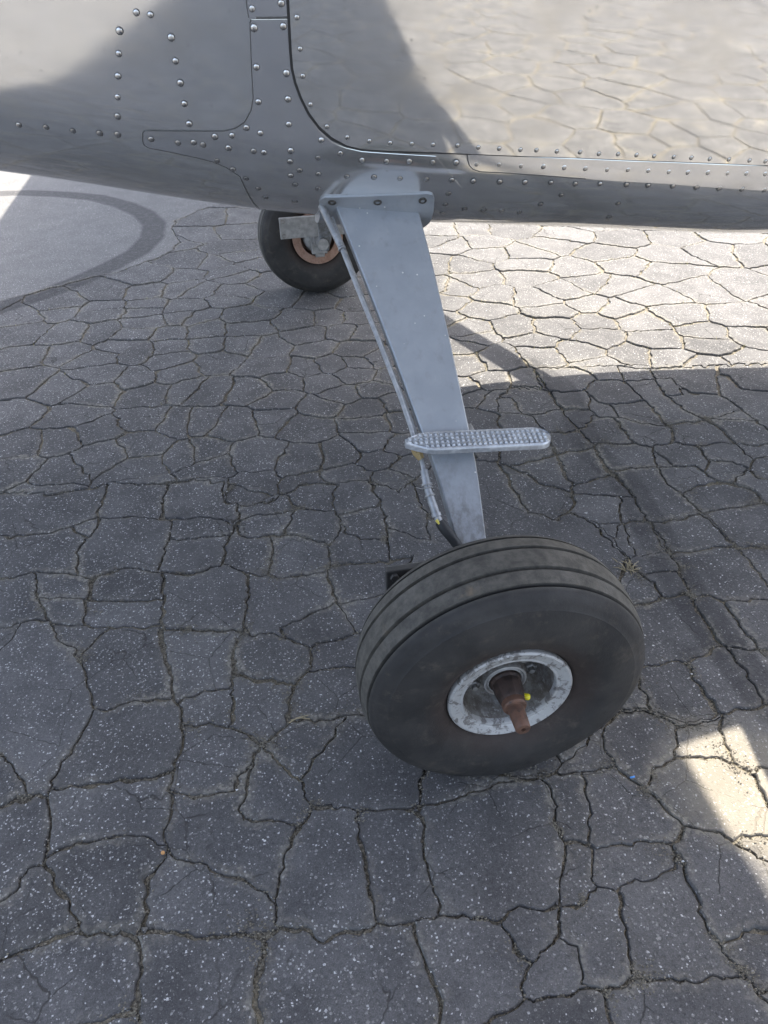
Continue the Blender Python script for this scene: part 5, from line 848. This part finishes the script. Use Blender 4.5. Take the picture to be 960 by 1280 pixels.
for i, (pts, cx, cy, area) in enumerate(BLOCKS):
    px, py = project((cx, cy, 0)); vis = score[i][2] or (-160 < px < 1120 and 150 < py < 1450)
    if vis: EDGES += pts
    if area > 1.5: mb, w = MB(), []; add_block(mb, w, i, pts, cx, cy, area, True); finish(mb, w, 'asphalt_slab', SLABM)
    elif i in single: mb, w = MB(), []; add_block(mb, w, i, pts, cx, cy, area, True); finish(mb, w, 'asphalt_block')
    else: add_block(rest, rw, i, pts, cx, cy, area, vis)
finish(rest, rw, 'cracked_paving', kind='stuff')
print('blocks', len(BLOCKS), 'single', len(single), 'largest', sorted(b[3] for b in BLOCKS)[-4:])

# loose matter: grit in the cracks, white chips on the blocks, dry grass in the sunlit cracks
r = random.Random(5)
def pebble(mb, x, y, z, s):
    a = r.random()*6.3; vs = []
    for k in range(5): t = a+k*1.2566; q = s*r.uniform(.55, 1.1); vs.append((x+q*math.cos(t), y+q*math.sin(t)*.8, z+s*r.uniform(.0, .35)))
    vs.append((x+s*.2, y, z+s*r.uniform(.5, .9))); mb.add(vs, [(k, (k+1) % 5, 5) for k in range(5)])
mb = MB()
NEARE = [q for q in EDGES if q[1] < 1.0]
for _ in range(52000):
    x, y, dc = r.choice(NEARE if r.random() < .8 else EDGES)
    f = noise.noise(Vector((x*4.1, y*4.1, 7.)))*.5+.5
    f = f*.8+.9*max(0, noise.noise(Vector((x*3, y*3, 21.)))+.05)*math.exp(-dc/.03)
    if r.random() > f*1.5-.25: continue
    s = r.gauss(0, .0055 if r.random() < .8 else .014); t = r.random()*6.3
    pebble(mb, x+s*math.cos(t), y+s*math.sin(t), r.uniform(-.0052, -.0015) if abs(s) < .005 else -.001, r.choice((.0008, .001, .0012, .0016, .0024)))
JN = [q for q in NEARE if q[2] < .012]
for _ in range(150):                                # crumbled corners: little drifts of sand and stone
    x0, y0, dc = r.choice(JN if r.random() < .7 else NEARE); a = r.random()*3.14; L = r.uniform(.008, .028); c_, s_ = math.cos(a), math.sin(a)
    for k in range(r.randint(40, 190)):
        u_, v_ = r.gauss(0, L), r.gauss(0, L*.38); pebble(mb, x0+u_*c_-v_*s_, y0+u_*s_+v_*c_, -.0006, r.choice((.0007, .0009, .0012, .0017, .0022)))
link('grit', mb.mesh('grit', grit_mat('crack_grit', C4(.060, .052, .040), C4(.29, .26, .20)), False), kind='stuff')
mb = MB()
for _ in range(1500):
    x, y = r.uniform(-1.2, 1.2), r.uniform(-.7, 1.6)
    if noise.noise(Vector((x*1.6, y*1.6, 33.)))+(.25 if x < -.1 else 0) < r.uniform(-.3, .6): continue
    pebble(mb, x, y, .000, r.choice((.001, .0013, .0016, .002, .0028)))
link('stone_chip', mb.mesh('stone_chip', grit_mat('pale_stone', C4(.34, .33, .32), C4(.66, .65, .62)), False), kind='stuff')
mb = MB()
def blade(mb, x, y, L, w=.0009, z=-.006, flat=.5):
    a = r.random()*6.3; vs = []; dx, dy = math.cos(a), math.sin(a); lean = r.uniform(.3, 1.)*flat
    for k in range(4):
        t = k/3; ww = w*(1-t*.8); h = L*t*(1-lean*t*.6); o = L*lean*t*t
        vs += [(x+dx*o-dy*ww, y+dy*o+dx*ww, z+h), (x+dx*o+dy*ww, y+dy*o-dx*ww, z+h)]
    mb.add(vs, [(0, 1, 3, 2), (2, 3, 5, 4), (4, 5, 7, 6)])
lit = [q for q in EDGES if q[1] > 1.25 and q[0] > .15]
for _ in range(5200):
    x, y, dc = r.choice(lit if r.random() < .72 and lit else EDGES)
    lim = -.1 if y > 1.25 else .28
    if noise.noise(Vector((x*4.3, y*4.3, 51.))) < lim: continue
    blade(mb, x+r.gauss(0, .004), y+r.gauss(0, .004), r.uniform(.006, .016) if y > 1.25 else r.uniform(.004, .009), .0011 if y > 1.25 else .0006)
link('dry_grass', mb.mesh('dry_grass', grit_mat('dry_grass', C4(.22, .20, .09), C4(.42, .38, .20)), False), kind='stuff')
STRAW = grit_mat('straw', C4(.20, .165, .10), C4(.40, .34, .23))
mb = MB()
for k in range(24):
    a = r.uniform(0, 6.3); L = r.uniform(.010, .034); h = r.uniform(.1, .8); d = Vector((math.cos(a), math.sin(a), h)).normalized()*L
    q = Vector((r.gauss(0, .006), r.gauss(0, .006), -.004)); mb.tube([q, q+d*.6+Vector((0, 0, .003)), q+d], [.0011, .0009, .0004], 4)
link('dead_weed', mb.mesh('dead_weed', STRAW, False), None, (.438, .395, 0), label='small dead weed tuft in a pavement crack right behind the near wheel', category='weed')
mb = MB(); mb.tube([(-.019, -.004, 0), (-.004, .003, .001), (.016, .004, .0015)], .0011, 5).tube([(-.016, -.001, .0025), (.003, .0, .003), (.018, -.005, .002)], .0009, 5)
link('straw', mb.mesh('straw', STRAW), None, (-.315, .133, .0022), label='bent pale straw lying on dark asphalt left of the near wheel', category='straw')
mb = MB(); mb.add([(-.004, -.001, .001), (.004, -.002, .002), (.005, .001, .003), (-.003, .0015, .002), (0, 0, .004)], [(0, 1, 4), (1, 2, 4), (2, 3, 4), (3, 0, 4), (3, 2, 1, 0)])
link('plastic_scrap', mb.mesh('plastic_scrap', plain('blue_plastic', (.05, .22, .55), .4), False), None, (.211, -.102, .000), label='tiny blue plastic scrap in a crack between wheel and sunlit patch', category='litter')
mb = MB(); mb.lathe([(0, -.002), (.0028, -.001), (.0032, .001), (.0025, .0028), (0, .003)], 8)
link('orange_pebble', mb.mesh('orange_pebble', grit_mat('orange_stone', C4(.42, .22, .09), C4(.45, .25, .1))), None, (-.549, -.077, .0), label='small orange pebble lying in a gritty crack at lower left', category='pebble')
